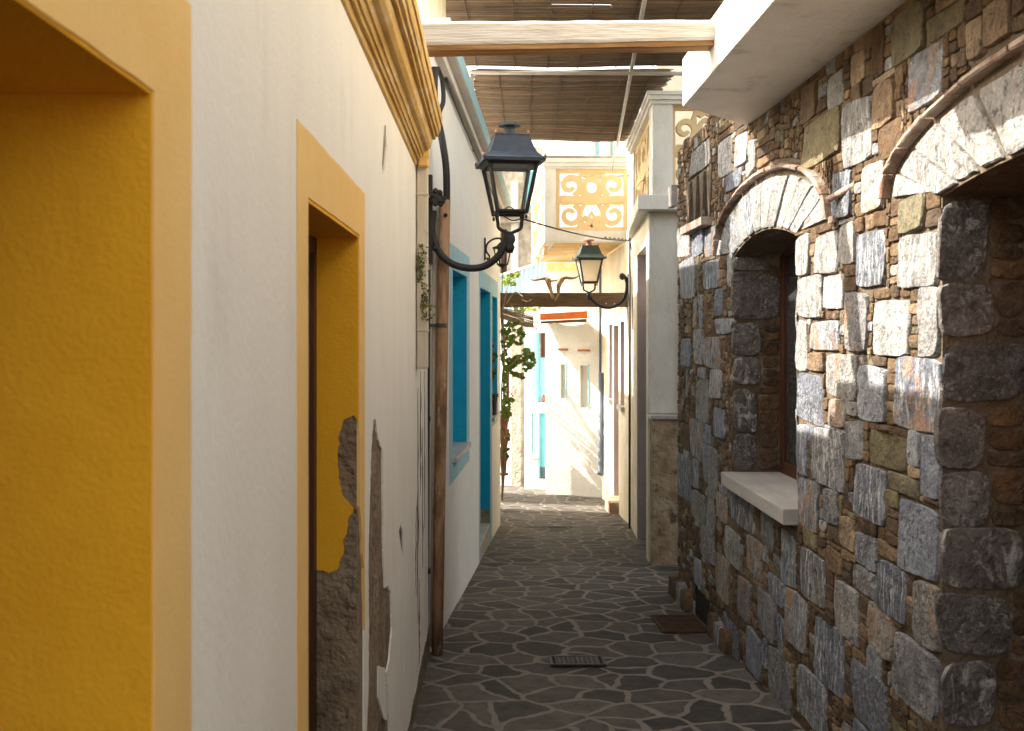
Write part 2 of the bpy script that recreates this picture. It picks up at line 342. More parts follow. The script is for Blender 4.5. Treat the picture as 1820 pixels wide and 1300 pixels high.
# paving: slate slabs in pale mortar
def paving_material():
    m = bpy.data.materials.new('crazy_paving'); m.use_nodes = True; n = m.node_tree.nodes; l = m.node_tree.links
    b = n['Principled BSDF']; b.inputs['Roughness'].default_value = .8; b.inputs['Specular IOR Level'].default_value = .3
    tc = n.new('ShaderNodeTexCoord')
    wn = n.new('ShaderNodeTexNoise'); wn.inputs['Scale'].default_value = 2.6; wn.inputs['Detail'].default_value = 3; l.new(tc.outputs['Object'], wn.inputs[0])
    sb = n.new('ShaderNodeVectorMath'); sb.operation = 'SUBTRACT'; l.new(wn.outputs['Color'], sb.inputs[0]); sb.inputs[1].default_value = (.5,.5,.5)
    ml = n.new('ShaderNodeVectorMath'); ml.operation = 'SCALE'; ml.inputs[3].default_value = .22; l.new(sb.outputs[0], ml.inputs[0])
    ad = n.new('ShaderNodeVectorMath'); ad.operation = 'ADD'; l.new(tc.outputs['Object'], ad.inputs[0]); l.new(ml.outputs[0], ad.inputs[1])
    mp = n.new('ShaderNodeMapping'); mp.inputs['Scale'].default_value = (1, 1.05, 0); l.new(ad.outputs[0], mp.inputs[0])
    def vor(feat, scale):
        v = n.new('ShaderNodeTexVoronoi'); v.feature = feat; v.voronoi_dimensions = '2D'; v.inputs['Scale'].default_value = scale; v.inputs['Randomness'].default_value = 1
        l.new(mp.outputs[0], v.inputs[0]); return v
    S = 4.0
    ve = vor('DISTANCE_TO_EDGE', S); vc = vor('F1', S)
    fn = n.new('ShaderNodeTexNoise'); fn.inputs['Scale'].default_value = 22; fn.inputs['Detail'].default_value = 6; l.new(tc.outputs['Object'], fn.inputs[0])
    a2 = n.new('ShaderNodeMath'); a2.operation = 'MULTIPLY_ADD'; a2.inputs[1].default_value = .085; l.new(fn.outputs[0], a2.inputs[0]); l.new(ve.outputs['Distance'], a2.inputs[2])
    ed = n.new('ShaderNodeMapRange'); ed.inputs[1].default_value = .094; ed.inputs[2].default_value = .122; l.new(a2.outputs[0], ed.inputs[0])
    sx = n.new('ShaderNodeSeparateColor'); l.new(vc.outputs['Color'], sx.inputs[0])
    c1 = n.new('ShaderNodeMix'); c1.data_type = 'RGBA'; c1.inputs[6].default_value = (.040,.036,.030,1); c1.inputs[7].default_value = (.105,.093,.075,1); l.new(sx.outputs[0], c1.inputs[0])
    n2 = n.new('ShaderNodeTexNoise'); n2.inputs['Scale'].default_value = 9; n2.inputs['Detail'].default_value = 9; n2.inputs['Roughness'].default_value = .7; l.new(tc.outputs['Object'], n2.inputs[0])
    r2 = n.new('ShaderNodeMapRange'); r2.inputs[1].default_value = .3; r2.inputs[2].default_value = .7; r2.inputs[3].default_value = .6; r2.inputs[4].default_value = 1.45; l.new(n2.outputs[0], r2.inputs[0])
    cc = n.new('ShaderNodeCombineColor'); [l.new(r2.outputs[0], cc.inputs[i]) for i in range(3)]
    c2 = n.new('ShaderNodeMix'); c2.data_type = 'RGBA'; c2.blend_type = 'MULTIPLY'; c2.inputs[0].default_value = 1; l.new(c1.outputs[2], c2.inputs[6]); l.new(cc.outputs[0], c2.inputs[7])
    mo = n.new('ShaderNodeMix'); mo.data_type = 'RGBA'; mo.inputs[6].default_value = (.15,.128,.105,1); mo.inputs[7].default_value = (.26,.23,.195,1); l.new(n2.outputs[0], mo.inputs[0])
    c3 = n.new('ShaderNodeMix'); c3.data_type = 'RGBA'; l.new(ed.outputs[0], c3.inputs[0]); l.new(mo.outputs[2], c3.inputs[6]); l.new(c2.outputs[2], c3.inputs[7])
    l.new(c3.outputs[2], b.inputs['Base Color'])
    hh = n.new('ShaderNodeMath'); hh.operation = 'MULTIPLY_ADD'; hh.inputs[1].default_value = .5; l.new(n2.outputs[0], hh.inputs[0]); l.new(ed.outputs[0], hh.inputs[2])
    bp = n.new('ShaderNodeBump'); bp.inputs['Strength'].default_value = .8; bp.inputs['Distance'].default_value = .012; l.new(hh.outputs[0], bp.inputs['Height']); l.new(bp.outputs[0], b.inputs['Normal'])
    return m
paving = paving_material()

# ------------------------------------------------------------------ ground
g = MB(); ys = [-30, -6]+[i*.25 for i in range(-20, 90)]+[25, 30, 45, 80]; xs = [-40, -8, -3]+[-1+.2*i for i in range(16)]+[4, 9, 40]
for y in ys:
    for x in xs:
        wv = 0.012*mnoise.noise(Vector((x*1.3, y*1.1, 0)))+.006*mnoise.noise(Vector((x*4, y*4, 3))) if abs(x) < 3 else 0
        g.v.append(Vector((x, y, GZ(y)+wv)))
nx = len(xs)
for j in range(len(ys)-1):
    for i in range(nx-1):
        g.f.append([j*nx+i, j*nx+i+1, (j+1)*nx+i+1, (j+1)*nx+i]); g.c.append((1,1,1))
tag(g.build('ground', paving, smooth=True), kind='structure')

# ------------------------------------------------------------------ generic wall frame
def frame(ox, oy, dx, dy, side):         # u along (dx,dy), v = z, w out of the wall towards the lane
    L = math.hypot(dx, dy); dx /= L; dy /= L; nx_, ny_ = (dy*side, -dx*side)
    def fn(u, v, w_): return Vector((ox+dx*u+nx_*w_, oy+dy*u+ny_*w_, v))
    return fn

def rect(u0, u1, v0, v1): return [(u0, v0), (u1, v0), (u1, v1), (u0, v1)]

# ================================================================== NEAR LEFT HOUSE
fl = frame(-.36, 0, 0, 1, 1)     # u=y, w towards +x
H1 = thing('plaster_house', (-.36, 3, 0), 'low white plaster house with ochre door surrounds and moulded ochre cornice', 'house')
door0 = (.10, 1.065, -1.2, EYE+.257); door1 = (1.972, 2.746, -1.2, EYE+.267)
def notch_outline(u0, u1, vb, vt, doors):
    o = [(u0, vb)]
    for d in doors: o += [(d[0], vb), (d[0], d[3]), (d[1], d[3]), (d[1], vb)]
    return o+[(u1, vb), (u1, vt), (u0, vt)]
m = MB(); m.plate(notch_outline(-.5, 5.95, -1.0, EYE+1.0, (door0, door1)), [], fl, -.28, -.006); m.build('wall', render_brown, H1)
# peel outlines (lane face)
def lwp(l): return [LW(a, b) for a, b in l]
peel = [(660,805),(664,745),(668,747),(672,782),(680,800),(681,900),(682,995),(684,1045),(690,1040),(695,1052),(697,1115),(694,1150),(692,1175),(687,1195),(690,1250),(692,1300),(693,1420),(650,1420),(652,1300),(655,1235),(656,1100),(655,1000),(657,900)]
peel = jag(lwp(peel), .006, .014, 3)
crack = jag(lwp([(683,225),(686,222),(687,262),(684,300),(680,312),(679,290)]), .002, .04, 4)
chip = jag(lwp([(709,945),(712,932),(716,950),(717,990),(713,975)]), .002, .04, 5)
m = MB()
# plaster sheet stops short of the ochre bands
o0 = (-.05, 1.195, -1.2, EYE+.39); o1 = (1.857, 2.868, -1.2, EYE+.397)
m.plate(notch_outline(-.5, 5.95, -1.0, EYE+1.0, (o0, o1)), [peel, crack, chip], fl, -.0062, 0)
m.build('plaster_coat', white, H1)
isl = jag(lwp([(673,1185),(684,1188),(686,1230),(688,1280),(683,1278),(678,1262),(673,1240)]), .003, .03, 6)
m = MB(); m.plate(isl, [], fl, -.0062, 0.0); m.build('plaster_flake', white, H1)
def band(u0, u1, vt, d): return [(u0, -1.0), (d[0], -1.0), (d[0], d[3]), (d[1], d[3]), (d[1], -1.0), (u1, -1.0), (u1, vt), (u0, vt)]
m = MB(); m.plate(jag(band(o0[0]-.003, o0[1]+.003, o0[3]+.003, door0), .0014, .06, 32), [], fl, -.0061, .0015); m.build('ochre_band', yellow, H1)
# second band: far leg peels away towards the foot
far = [(2.746, EYE+.267), (2.746, LW(638, 900)[1])] + [(lambda q: (min(max(q[0], 2.746), 2.864), q[1]))(LW(a, b)) for a, b in ((641,925),(643,960),(643.5,985),(646,1010),(646.2,1050),(647.4,1085))]
bo = [(o1[0], -1.0), (door1[0], -1.0), (door1[0], door1[3])]+far+[(o1[1], LW(648, 1120)[1]), (o1[1], o1[3]), (o1[0], o1[3])]
bo = jag(bo, .0016, .05, 31)
m = MB(); m.plate(bo, [], fl, -.0061, .0015); m.build('ochre_band', yellow, H1)
# reveals
def jamb_fn(y, s): return lambda u, v, w_: Vector((u, y-s*w_, v))       # u=x, w out of the jamb face
m = MB()
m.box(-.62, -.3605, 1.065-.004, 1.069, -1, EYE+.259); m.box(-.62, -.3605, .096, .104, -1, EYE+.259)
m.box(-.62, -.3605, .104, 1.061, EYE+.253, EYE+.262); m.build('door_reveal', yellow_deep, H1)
y2 = 2.746
pj = [(560,1018),(575,1013),(585,1018),(600,1012),(606,992),(612,975),(610,960),(616,950),(618,925),(627,912),(629,903),(619,893),(611,884),(604,862),(602,835),(600,815),(604,790),(601,778),(608,760),(612,745),(622,742),(630,738),(634,745),(638,750)]
pj = [((a-870)*y2/F, EYE-(b-590)*y2/F) for a, b in pj]
pj[0] = (-.62, pj[0][1]); pj[-1] = (-.3605, pj[-1][1])
pj = jag(pj, .0035, .010, 8); pj = [p for p in pj if -.621 < p[0] < -.36]
k0 = max(range(len(pj)), key=lambda i: pj[i][0])
pj = pj[:k0+1]
jj = pj+[(-.3605, EYE+.262), (-.62, EYE+.262)]
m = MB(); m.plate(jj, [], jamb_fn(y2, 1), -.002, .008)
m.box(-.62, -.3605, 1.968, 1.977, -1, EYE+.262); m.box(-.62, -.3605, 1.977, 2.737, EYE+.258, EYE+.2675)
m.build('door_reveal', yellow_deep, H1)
for (a, b, t) in ((.10, 1.065, .257), (1.972, 2.746, .267)):
    xq = -.495 if a > 1 else -.60
    d = MB(); d.box(xq-.05, xq, a+.045, b-.045, -1, EYE+t-.045)
    for zz in (-.1, .55, 1.15): d.box(xq, xq+.012, a+.13, b-.13, zz, zz+.45)
    dd = d.build('door', brownwood, H1, bevel=.004)
    f = MB(); f.box(xq-.07, xq+.02, b-.052, b-.006, -1, EYE+t-.01); f.box(xq-.07, xq+.02, a+.006, a+.052, -1, EYE+t-.01); f.box(xq-.07, xq+.02, a+.052, b-.052, EYE+t-.055, EYE+t-.01)
    f.build('door_frame', brownwood, dd)
    h = MB(); h.tube([(xq+.0, a+.11, 1.0), (xq+.05, a+.11, 1.0), (xq+.05, a+.2, 1.0)], .009); h.build('handle', steel, dd)
# moulded cornice, swept along y
prof = [(0,.800),(.008,.806),(.012,.826),(.022,.826),(.026,.838),(.032,.838),(.037,.852),(.043,.853),(.050,.872),(.066,.876),(.078,.890),(.084,.914),(.086,.926),(.100,.926),(.102,.938),(.112,.940),(.116,.955),(.122,.958),(.126,.975),(.126,.990),(.132,.992),(.132,1.035),(.126,1.05),(.10,1.12),(0,1.13),(-.25,1.13),(-.25,.80)]
m = MB(); n = len(prof); vs = []; N = 60
for j in range(N+1):
    y = -.5+5.30*j/N
    for k, (a, b) in enumerate(prof):
        e = .002*mnoise.noise(Vector((y*1.7, k*.31, 0)))+.0015*mnoise.noise(Vector((y*9, k*.9, 5))) if k < 24 else 0
        vs.append((-.36+a+e, y, EYE+b+e))
fs = [(j*n+k, j*n+(k+1) % n, (j+1)*n+(k+1) % n, (j+1)*n+k) for j in range(N) for k in range(n)]
fs += [tuple(range(n)), tuple(N*n+k for k in reversed(range(n)))]
m.add(vs, fs); m.build('cornice', cornice_m, H1)
m = MB(); m.box(-.359, -.29, 4.80, 4.83, EYE+.84, EYE+.985); m.box(-.345, -.295, 4.805, 4.86, EYE+.80, EYE+.90)
m.build('gutter_outlet', yellow, H1, bevel=.006)
m = MB(); m.box(-4.2, -.641, -.5, 5.95, EYE+1.0, EYE+1.12); m.box(-.64,-.42, -.5, 4.8, EYE+1.131, EYE+1.40); m.box(-.64,-.40, 4.801, 5.95, EYE+1.001, EYE+1.13); m.build('roof', concrete, H1)  # middle box is an unseen parapet added to set the sunlight's lower edge
m = MB(); m.box(-4.2, -.64, 5.7, 5.95, -1, EYE+1.0); m.box(-4.2, -.64, -.7, -.5, -1, EYE+1.0); m.box(-4.4, -4.2, -.7, 5.95, -1, EYE+1.0); m.build('side_wall', white, H1)

# square downpipe and thin pipes in the corner
dp = thing('downpipe', (-.33, 4.93, 1.5), 'square dirty white downpipe running down from the ochre cornice end', 'drainpipe')
m = MB(); zt = EYE+(590-283)*4.9/F; zb = EYE-(655-590)*4.9/F; zm = EYE+(590-345)*4.9/F; zn = EYE-(585-590)*4.9/F
m.box(-.357, -.303, 4.86, 4.95, zb, zt); m.build('pipe_body', pipe_white, dp, bevel=.008)
for z_ in (zm, zn):
    m = MB(); m.box(-.358, -.299, 4.855, 4.955, z_-.012, z_); m.build('joint_collar', pipe_white, dp, bevel=.003)
rp = thing('rusty_pipe', P(778,1160,5.93), 'tall rusty brown steel pipe with flaking paint at the wall foot', 'pipe')
top = P(790.5, 356, 5.93); bot = P(777, 1162, 5.93)
m = MB(); m.tube([bot, bot.lerp(top, .3), bot.lerp(top, .7), top], .034, 14)
b_ = m.build('pipe_body', rusty, rp, smooth=True)
m = MB(); pc = P(785, 579, 5.93); m.lathe([(.039,-.013),(.039,.013)], pc, 14); m.box(pc.x-.12, pc.x-.03, pc.y-.01, pc.y+.01, pc.z-.01, pc.z+.01); m.build('clamp', irongrate, rp)
m = MB(); ph = P(792, 383, 5.895); m.lathe([(.012,0),(.012,.006)], ph+Vector((0, -.002, 0)), 10, M=Matrix.Rotation(R(90), 3, 'X')); m.build('bolt_hole_shade', hole_shade, rp)  # dark disc painted on as the shade of a bolt hole
wp = MB(); wp.tube([P(768,1150,5.97), P(771,700,5.97), P(772,365,5.97)], .013, 10)
tag(wp.build('conduit', pipe_white, smooth=True), 'thin whitish conduit farther from the rusty pipe, nearer the square downpipe', 'pipe')
wp = MB(); wp.tube([P(774,1150,5.99)+Vector((.0,0,0)), P(778,700,5.99), P(779,368,5.99)], .012, 10)
tag(wp.build('conduit', pipe_white, smooth=True), 'thin whitish conduit directly beside the rusty brown pipe', 'pipe')
dk = MB(); dk.tube([P(758,1165,5.9), P(759,900,5.85), P(760,640,5.8), P(761,480,5.8)], .014, 8)
for pz in (745, 1015): q = P(759.5, pz, 5.84); dk.lathe([(.019,-.015),(.019,.015)], q, 8)
tag(dk.build('drain_pipe', blackiron, smooth=True), 'slim dark pipe in the stained corner behind the square downpipe', 'pipe')

# stains on the corner plaster: flaked dark strips, real thin peels
m = MB(); rnd = random.Random(11)
for (x0, x1, yt, yb) in ((741,744,690,1110),(746,748.5,660,880),(750,752,760,1010),(744,746,1030,1180),(738.5,740,900,1060),(753.5,755,660,940)):
    ptsl = []; ptsr = []; k = 14
    for i in range(k+1):
        t = i/k; yy = yt+(yb-yt)*t; wv = rnd.uniform(.2, 1)*math.sin(math.pi*min(1, max(.04, t)))
        cx = (x0+x1)/2+rnd.uniform(-.6, .6)
        ptsl.append(LW(cx-(x1-x0)*wv/2-.15, yy)); ptsr.append(LW(cx+(x1-x0)*wv/2+.15, yy))
    m.plate(ptsl+ptsr[::-1], [], fl, -.001, .0012)
m.build('stain_strip', material('dark_stain', (.10,.075,.05), (.20,.16,.11), nscale=20, bump=.6), H1)
# damp moss band on the plinth near the corner
m = MB(); lo = [(3.9, GZ(3.9)-.05)]; hi = []
for i in range(24):
    y = 3.9+2.05*i/23; hi.append((y, GZ(y)+.05+.13*(i/23)**1.2+.05*mnoise.noise(Vector((y*5, 1, 0)))))
m.plate([(3.9, GZ(3.9)-.1)]+[(5.95, GZ(5.95)-.1)]+hi[::-1], [], fl, -.001, .002)
m.build('damp_band', material('mossy_stain', (.09,.075,.035), (.22,.19,.13), nscale=14, bump=.8, bscale=50, contrast=(.4,.6)), H1)

# ================================================================== BLUE-TRIMMED HOUSE (left, beyond)
BA = math.atan2(.08, 1)
fb = frame(-.352, 6.0, math.sin(BA), math.cos(BA), 1)
def BU(px):                      # photo column -> u along the wall
    y = 1472.6/(1011.6-px); return (y-6.0)/math.cos(BA)
def BZ(px, py): return EYE-(py-590)*(1472.6/(1011.6-px))/F
H2 = thing('blue_trimmed_house', fb(2, 0, 0), 'white plaster house with pale blue surrounds and bright blue window and door recesses', 'house')
ue = (12.02-6.0)/math.cos(BA)
w1 = (BU(804), BU(829.5), EYE-.90, EYE+.447); d1 = (BU(853), BU(871.3), -2, EYE+.415); w2 = (BU(874.3), BU(883.5), EYE-.93, EYE+.39)
def ztop(u): return EYE+1.70-.045*u
m = MB()
out = [(0, -1.6), (d1[0], -1.6), (d1[0], d1[3]), (d1[1], d1[3]), (d1[1], -1.6), (ue, -1.6), (ue, ztop(ue)), (0, ztop(0))]
m.plate(out, [rect(*w1), rect(*w2)], fb, -.30, 0); m.build('wall', blueh, H2)
m = MB()
m.plate(rect(w1[0]-.19, w1[1]+.2, EYE-1.07, EYE+.62), [rect(*w1)], fb, -.001, .003)
m.build('window_surround', bluetrim, H2)
m = MB()
zt2 = EYE+.585
m.plate([(d1[0]-.09, -1.6), (d1[0], -1.6), (d1[0], d1[3]), (d1[1], d1[3]), (d1[1], -1.6), (w2[0]-.004, -1.6), (w2[0]-.004, w2[2]-.1), (w2[1]+.08, w2[2]-.1), (w2[1]+.08, zt2-.01), (d1[0]-.09, zt2)], [rect(w2[0]+.001, *w2[1:])], fb, -.001, .003)
m.build('door_surround', bluetrim, H2)
# deep blue reveals
def reveal(M_, u0, u1, v0, v1, dep, t=.004, bottom=True):
    def bx(a, b, c, d, e, f_):
        vs = [fb(u, v, w_) for u in (a, b) for v in (c, d) for w_ in (e, f_)]
        M_.add(vs, [(0,1,3,2),(4,6,7,5),(0,4,5,1),(2,3,7,6),(0,2,6,4),(1,5,7,3)])
    bx(u1-t, u1+.002, v0, v1, -dep, -.001); bx(u0-.002, u0+t, v0, v1, -dep, -.001); bx(u0+t, u1-t, v1-t, v1+.002, -dep, -.001)
    bx(u0+t, u1-t, v0, v1-t, -dep-.02, -dep)
    return bx
m = MB(); reveal(m, *w1, .24); m.build('window_reveal', bluedeep, H2)
m = MB(); reveal(m, *d1, .27); m.build('door_reveal', bluedeep, H2)
m = MB(); reveal(m, *w2, .22); m.build('window_reveal', bluedeep, H2)
def bbox(M_, a, b, c, d, e, f_):
    vs = [fb(u, v, w_) for u in (a, b) for v in (c, d) for w_ in (e, f_)]
    M_.add(vs, [(0,1,3,2),(4,6,7,5),(0,4,5,1),(2,3,7,6),(0,2,6,4),(1,5,7,3)])
m = MB(); bbox(m, w1[0]+.03, w1[1]-.03, w1[2]+.04, w1[3]-.03, -.235, -.20)
sh = m.build('shutter', bluedeep, H2, bevel=.004)
for a in (w1[0]+.08, (w1[0]+w1[1])/2+.03):
    s_ = MB()
    for k in range(16): bbox(s_, a, a+.36, w1[2]+.12+k*.07, w1[2]+.165+k*.07, -.2, -.19)
    s_.build('slats', bluedeep, sh)
m = MB(); bbox(m, w1[0]-.02, w1[1]+.03, w1[2]-.035, w1[2]+.004, -.2, .035); m.build('window_sill', marble, H2, bevel=.004)
m = MB(); bbox(m, w2[0]-.02, w2[1]+.03, w2[2]-.035, w2[2]+.004, -.2, .035); m.build('window_sill', marble, H2, bevel=.004)
m = MB(); bbox(m, d1[0]+.05, d1[1]-.05, -1.6, d1[3]-.04, -.26, -.22); dr = m.build('door', bluedeep, H2, bevel=.004)
m = MB(); c_ = fb(d1[0]+.15, EYE-1.1, -.2); m.tube([c_-Vector((.02,0,0)), c_+Vector((.03,0,0))], .018); m.build('door_knob', steel, dr)
yd = 9.3
m = MB(); zs = GZ(9.9); bbox(m, d1[0]+.006, d1[1]-.006, zs-.2, zs+.17, -.22, -.002); m.build('door_step', marble, H2, bevel=.004)
m = MB(); bbox(m, d1[1]-.012, d1[1]-.005, zs+.17, zs+.32, -.2, -.01); m.build('kick_tile', weath, H2)
m = MB()   # moulded parapet
for (a, b, c, d) in ((-.10, .055, 0, .06), (-.28, .115, .055, .185)):
    vs = []
    for u in (-.02, ue+.05):
        z0 = ztop(u)
        for (ww, zz) in ((a, c), (b, c), (b, d), (a, d)): vs.append(fb(u, z0+zz, ww))
    m.add(vs, [(0,1,2,3),(7,6,5,4),(0,4,5,1),(1,5,6,2),(2,6,7,3),(3,7,4,0)])
m.build('parapet', concrete, H2, bevel=.006)
m = MB(); vs = []
for u in (-.025, ue+.055):
    for (ww, zz) in ((.115, .06), (.119, .06), (.119, .182), (.115, .182)): vs.append(fb(u, ztop(u)+zz, ww))
m.add(vs, [(0,1,2,3),(7,6,5,4),(0,4,5,1),(1,5,6,2),(2,6,7,3),(3,7,4,0)]); m.build('parapet_band', bluetrim, H2)
m = MB()
vs = [fb(u, v, w_) for u in (0.001, ue-.001) for v in (-1.6, EYE+1.42) for w_ in (-4, -.301)]
m.add(vs, [(0,1,3,2),(4,6,7,5),(0,4,5,1),(2,3,7,6),(0,2,6,4),(1,5,7,3)]); m.build('body', blueh, H2)
m = MB(); m.lathe([(.12,-.45),(.12,.5),(.135,.5),(.135,.56),(.115,.6),(.11,1.1)], (-.415, 6.75, EYE+1.9), 20); m.build('chimney', cream, H2, smooth=False)
# near end strip of its wall between the pipes, sunlit whitewashed end block
m = MB(); m.box(-.60, -.362, 5.955, 6.0, -1, EYE+1.68); m.build('end_wall', blueh, H2)

m = MB()
m.box(-3, -.25, 12.1, 13.9, -1.6, EYE+.9); m.build('added_shade_wing', blueh, H2)  # hidden block added to shade the far paving and cream wall
gw = thing('added_shade_wall', (-.6, 16, -1), 'low white wall and canes added unseen behind the blue trimmed house to shade the lane end', 'wall')  # unseen wall, added to cast shade on the end house and paving
m = MB(); m.box(-.75, -.5, 14.9, 16.2, -2.5, EYE-.55); m.build('wall', blueh, gw)
m = MB(); rnd = random.Random(6)
for k in range(9):
    x = -.9+.09*k+rnd.uniform(-.02,.02); m.tube([(x, 14.7, EYE+.22+rnd.uniform(-.02,.02)), (x+rnd.uniform(-.15,.15), 15.6, EYE+.27), (x+rnd.uniform(-.3,.3), 16.5, EYE+.24)], rnd.uniform(.006,.016), 5)
for yy in (14.9, 16.1): m.tube([(-1.0, yy, EYE+.20), (-.1, yy, EYE+.20)], .02, 6)
m.build('added_shade_canes', vinewood, gw)  # canes added out of sight to streak the far wall's shade
BUSH = True
# plant in the far window
pt = thing('potted_plant', fb((w2[0]+w2[1])/2, w2[2], -.08), 'bushy dark plant in black pot on the blue recess window sill', 'potted plant')
c_ = fb((w2[0]+w2[1])/2, w2[2]+.002, -.06)
m = MB(); m.lathe([(.085,0),(.095,.2),(.105,.2),(.105,.235),(.08,.24)], c_, 14); m.build('pot', blackiron, pt, smooth=False)
def leaf(M_, c, r, nrm, up, col, lob=0):
    nrm = nrm.normalized(); a = up.cross(nrm)
    a = a.normalized() if a.length > 1e-4 else Vector((1,0,0)); b = nrm.cross(a)
    n = 15 if lob else 8; vs = [c]
    for k in range(n):
        t = 2*math.pi*k/n; rr = r*(1+lob*math.cos(5*t+.3))*(.5 if k == 0 else 1)
        vs.append(c+(a*math.sin(t)+b*math.cos(t)*1.1)*rr+nrm*(-.30*r*abs(math.sin(t))+.12*r*math.cos(3*t)))
    M_.add(vs, [(0, k+1, (k+1) % n+1) for k in range(n)], col)
m = MB(); st = MB(); rnd = random.Random(5)
for k in range(16):
    a = rnd.uniform(0, 6.28); t = rnd.uniform(.02, .11); hgt = rnd.uniform(.25, .62)
    e = c_+Vector((math.cos(a)*t*.7, math.sin(a)*t, .22+hgt)); st.tube(spline([c_+Vector((0,0,.22)), (c_+e)/2+Vector((0,0,.2)), e], 4), .003, 5)
    for q in range(7):
        p_ = (c_+Vector((0,0,.25))).lerp(e, rnd.uniform(.25, 1))+Vector((rnd.uniform(-.03,.03), rnd.uniform(-.03,.03), 0))
        leaf(m, p_, rnd.uniform(.012,.022), Vector((rnd.uniform(-1,1), -1, rnd.uniform(-.3,1))), Vector((0,0,1)), (.5,.55,.5))
st.build('stem', vinewood, pt); m.build('foliage', leafm, pt, recalc=False)

# ================================================================== STONE HOUSE (right)
XR = 1.46
fr = frame(XR, 0, 0, 1, -1)      # w towards -x
H3 = thing('stone_house', (XR, 5, 0), 'rubble stone house of blue grey and brown stones with brick arches and white balcony slab', 'house')
WO = dict(u0=4.715, u1=5.94, v0=EYE-.84, vs=EYE+.452, crown=EYE+.540)
DO = dict(u0=1.95, u1=3.21, v0=-2.0, vs=EYE+.435, crown=EYE+.49)
def arc_top(o, u):
    c = (o['u0']+o['u1'])/2; hw = (o['u1']-o['u0'])/2; rise = o['crown']-o['vs']
    t = (u-c)/hw; return o['vs']+rise*(1-t*t) if abs(t) <= 1 else -99
def opening(o, n=14, grow=0):
    pts = [(o['u0'], o['v0']), (o['u1'], o['v0'])]
    for k in range(n+1):
        u = o['u1']+(o['u0']-o['u1'])*k/n; pts.append((u, arc_top(o, min(max(u, o['u0']+1e-6), o['u1']-1e-6))))
    return pts
HOODS = [dict(c=5.31, hw=1.06, v=EYE+.485, top=EYE+.835), dict(c=2.575, hw=1.06, v=EYE+.485, top=EYE+.775)]
UE = 7.67
def wall_top(u):
    return EYE+1.16 if u < 5.5 else (EYE+1.40+.02*math.sin(u*9)+max(0, (u-6.4))*.05)
m = MB()
op = opening(DO); dpts = [(DO['u0'], -1.2)]+[p for p in op[2:]][::-1]+[(DO['u1'], -1.2)]
outer = [(-.5, -1.2)]+dpts+[(UE, -1.2), (UE, EYE+1.40), (5.55, EYE+1.40), (5.55, EYE+1.159), (-.5, EYE+1.159)]
m.plate(outer, [opening(WO)], fr, -.45, 0)
m.build('mortar_wall', mortar, H3)

# --- stones
BLUEG = [(.18,.195,.235), (.15,.165,.20), (.23,.24,.265), (.26,.25,.235), (.19,.185,.19)]
WARM = [(.15,.092,.045), (.12,.070,.034), (.10,.060,.030), (.19,.125,.066), (.105,.070,.042)]
TAN = [(.29,.21,.13), (.27,.18,.11)]
OLIVE = [(.20,.165,.09), (.16,.14,.085)]
def stone(M_, fn, cx, cy, w_, h, depth, col, rnd, poly=None, sup=4.5):
    n = 24 if max(w_, h) > .1 else 16
    q4 = [rnd.uniform(-.07, .07) for _ in range(8)]
    ring = []; ph = rnd.uniform(0, 100)
    kx = rnd.uniform(-.14, .14); ky = rnd.uniform(-.10, .10)
    for k in range(n):
        t = 2*math.pi*k/n; c, s = math.cos(t), math.sin(t)
        su = sup*(1+.45*mnoise.noise(Vector((ph, math.floor(4*(k+.5)/n)*7.3, 1)))); rr = (abs(c)**su+abs(s)**su)**(-1/su)
        x, y = c*rr*w_/2, s*rr*h/2
        a_, b_ = (x/w_+.5), (y/h+.5)
        x += w_*((1-a_)*(1-b_)*q4[0]+a_*(1-b_)*q4[1]+(1-a_)*b_*q4[2]+a_*b_*q4[3]); y += h*((1-a_)*(1-b_)*q4[4]+a_*(1-b_)*q4[5]+(1-a_)*b_*q4[6]+a_*b_*q4[7])
        e = 1+.05*mnoise.noise(Vector((ph+c*1.6, s*1.6, 0)))-.03*abs(mnoise.noise(Vector((ph+c*5, s*5, 3))))
        ring.append((cx+x*e, cy+y*e))
    if poly: ring = poly; n = len(ring)
    vs = []; fs = []
    small = min(w_, h)
    tx = rnd.uniform(-.16, .16); ty = rnd.uniform(-.16, .16)
    levels = [(1.0, -.012), (.995, depth*.62), (1-.007/small if small > .06 else .88, depth*.97), (.80, depth), (.42, depth*1.01)]
    for s_, d in levels:
        for k, (x, y) in enumerate(ring):
            dx, dy = x-cx, y-cy
            ww = d
            if d > 0: ww = d+(dx*tx+dy*ty)*.22+.006*mnoise.noise(Vector((x*14, y*14, ph)))*(1 if s_ < 1 else .4)
            vs.append(fn(cx+dx*s_, cy+dy*s_, ww))
    vs.append(fn(cx, cy, depth*1.05+.003*rnd.uniform(-1, 1)))
    for i in range(len(levels)-1):
        for k in range(n): fs.append((i*n+k, i*n+(k+1) % n, (i+1)*n+(k+1) % n, (i+1)*n+k))
    b = (len(levels)-1)*n
    for k in range(n): fs.append((b+k, b+(k+1) % n, len(levels)*n))
    M_.add(vs, fs, col)
def shade(col, rnd, a=.18, stain=None):
    f = 1+rnd.uniform(-a, a); s_ = stain if stain is not None else (rnd.uniform(.3, .8) if rnd.random() < .07 else 0)
    return (col[0]*f, col[1]*f, col[2]*f, 1-s_)

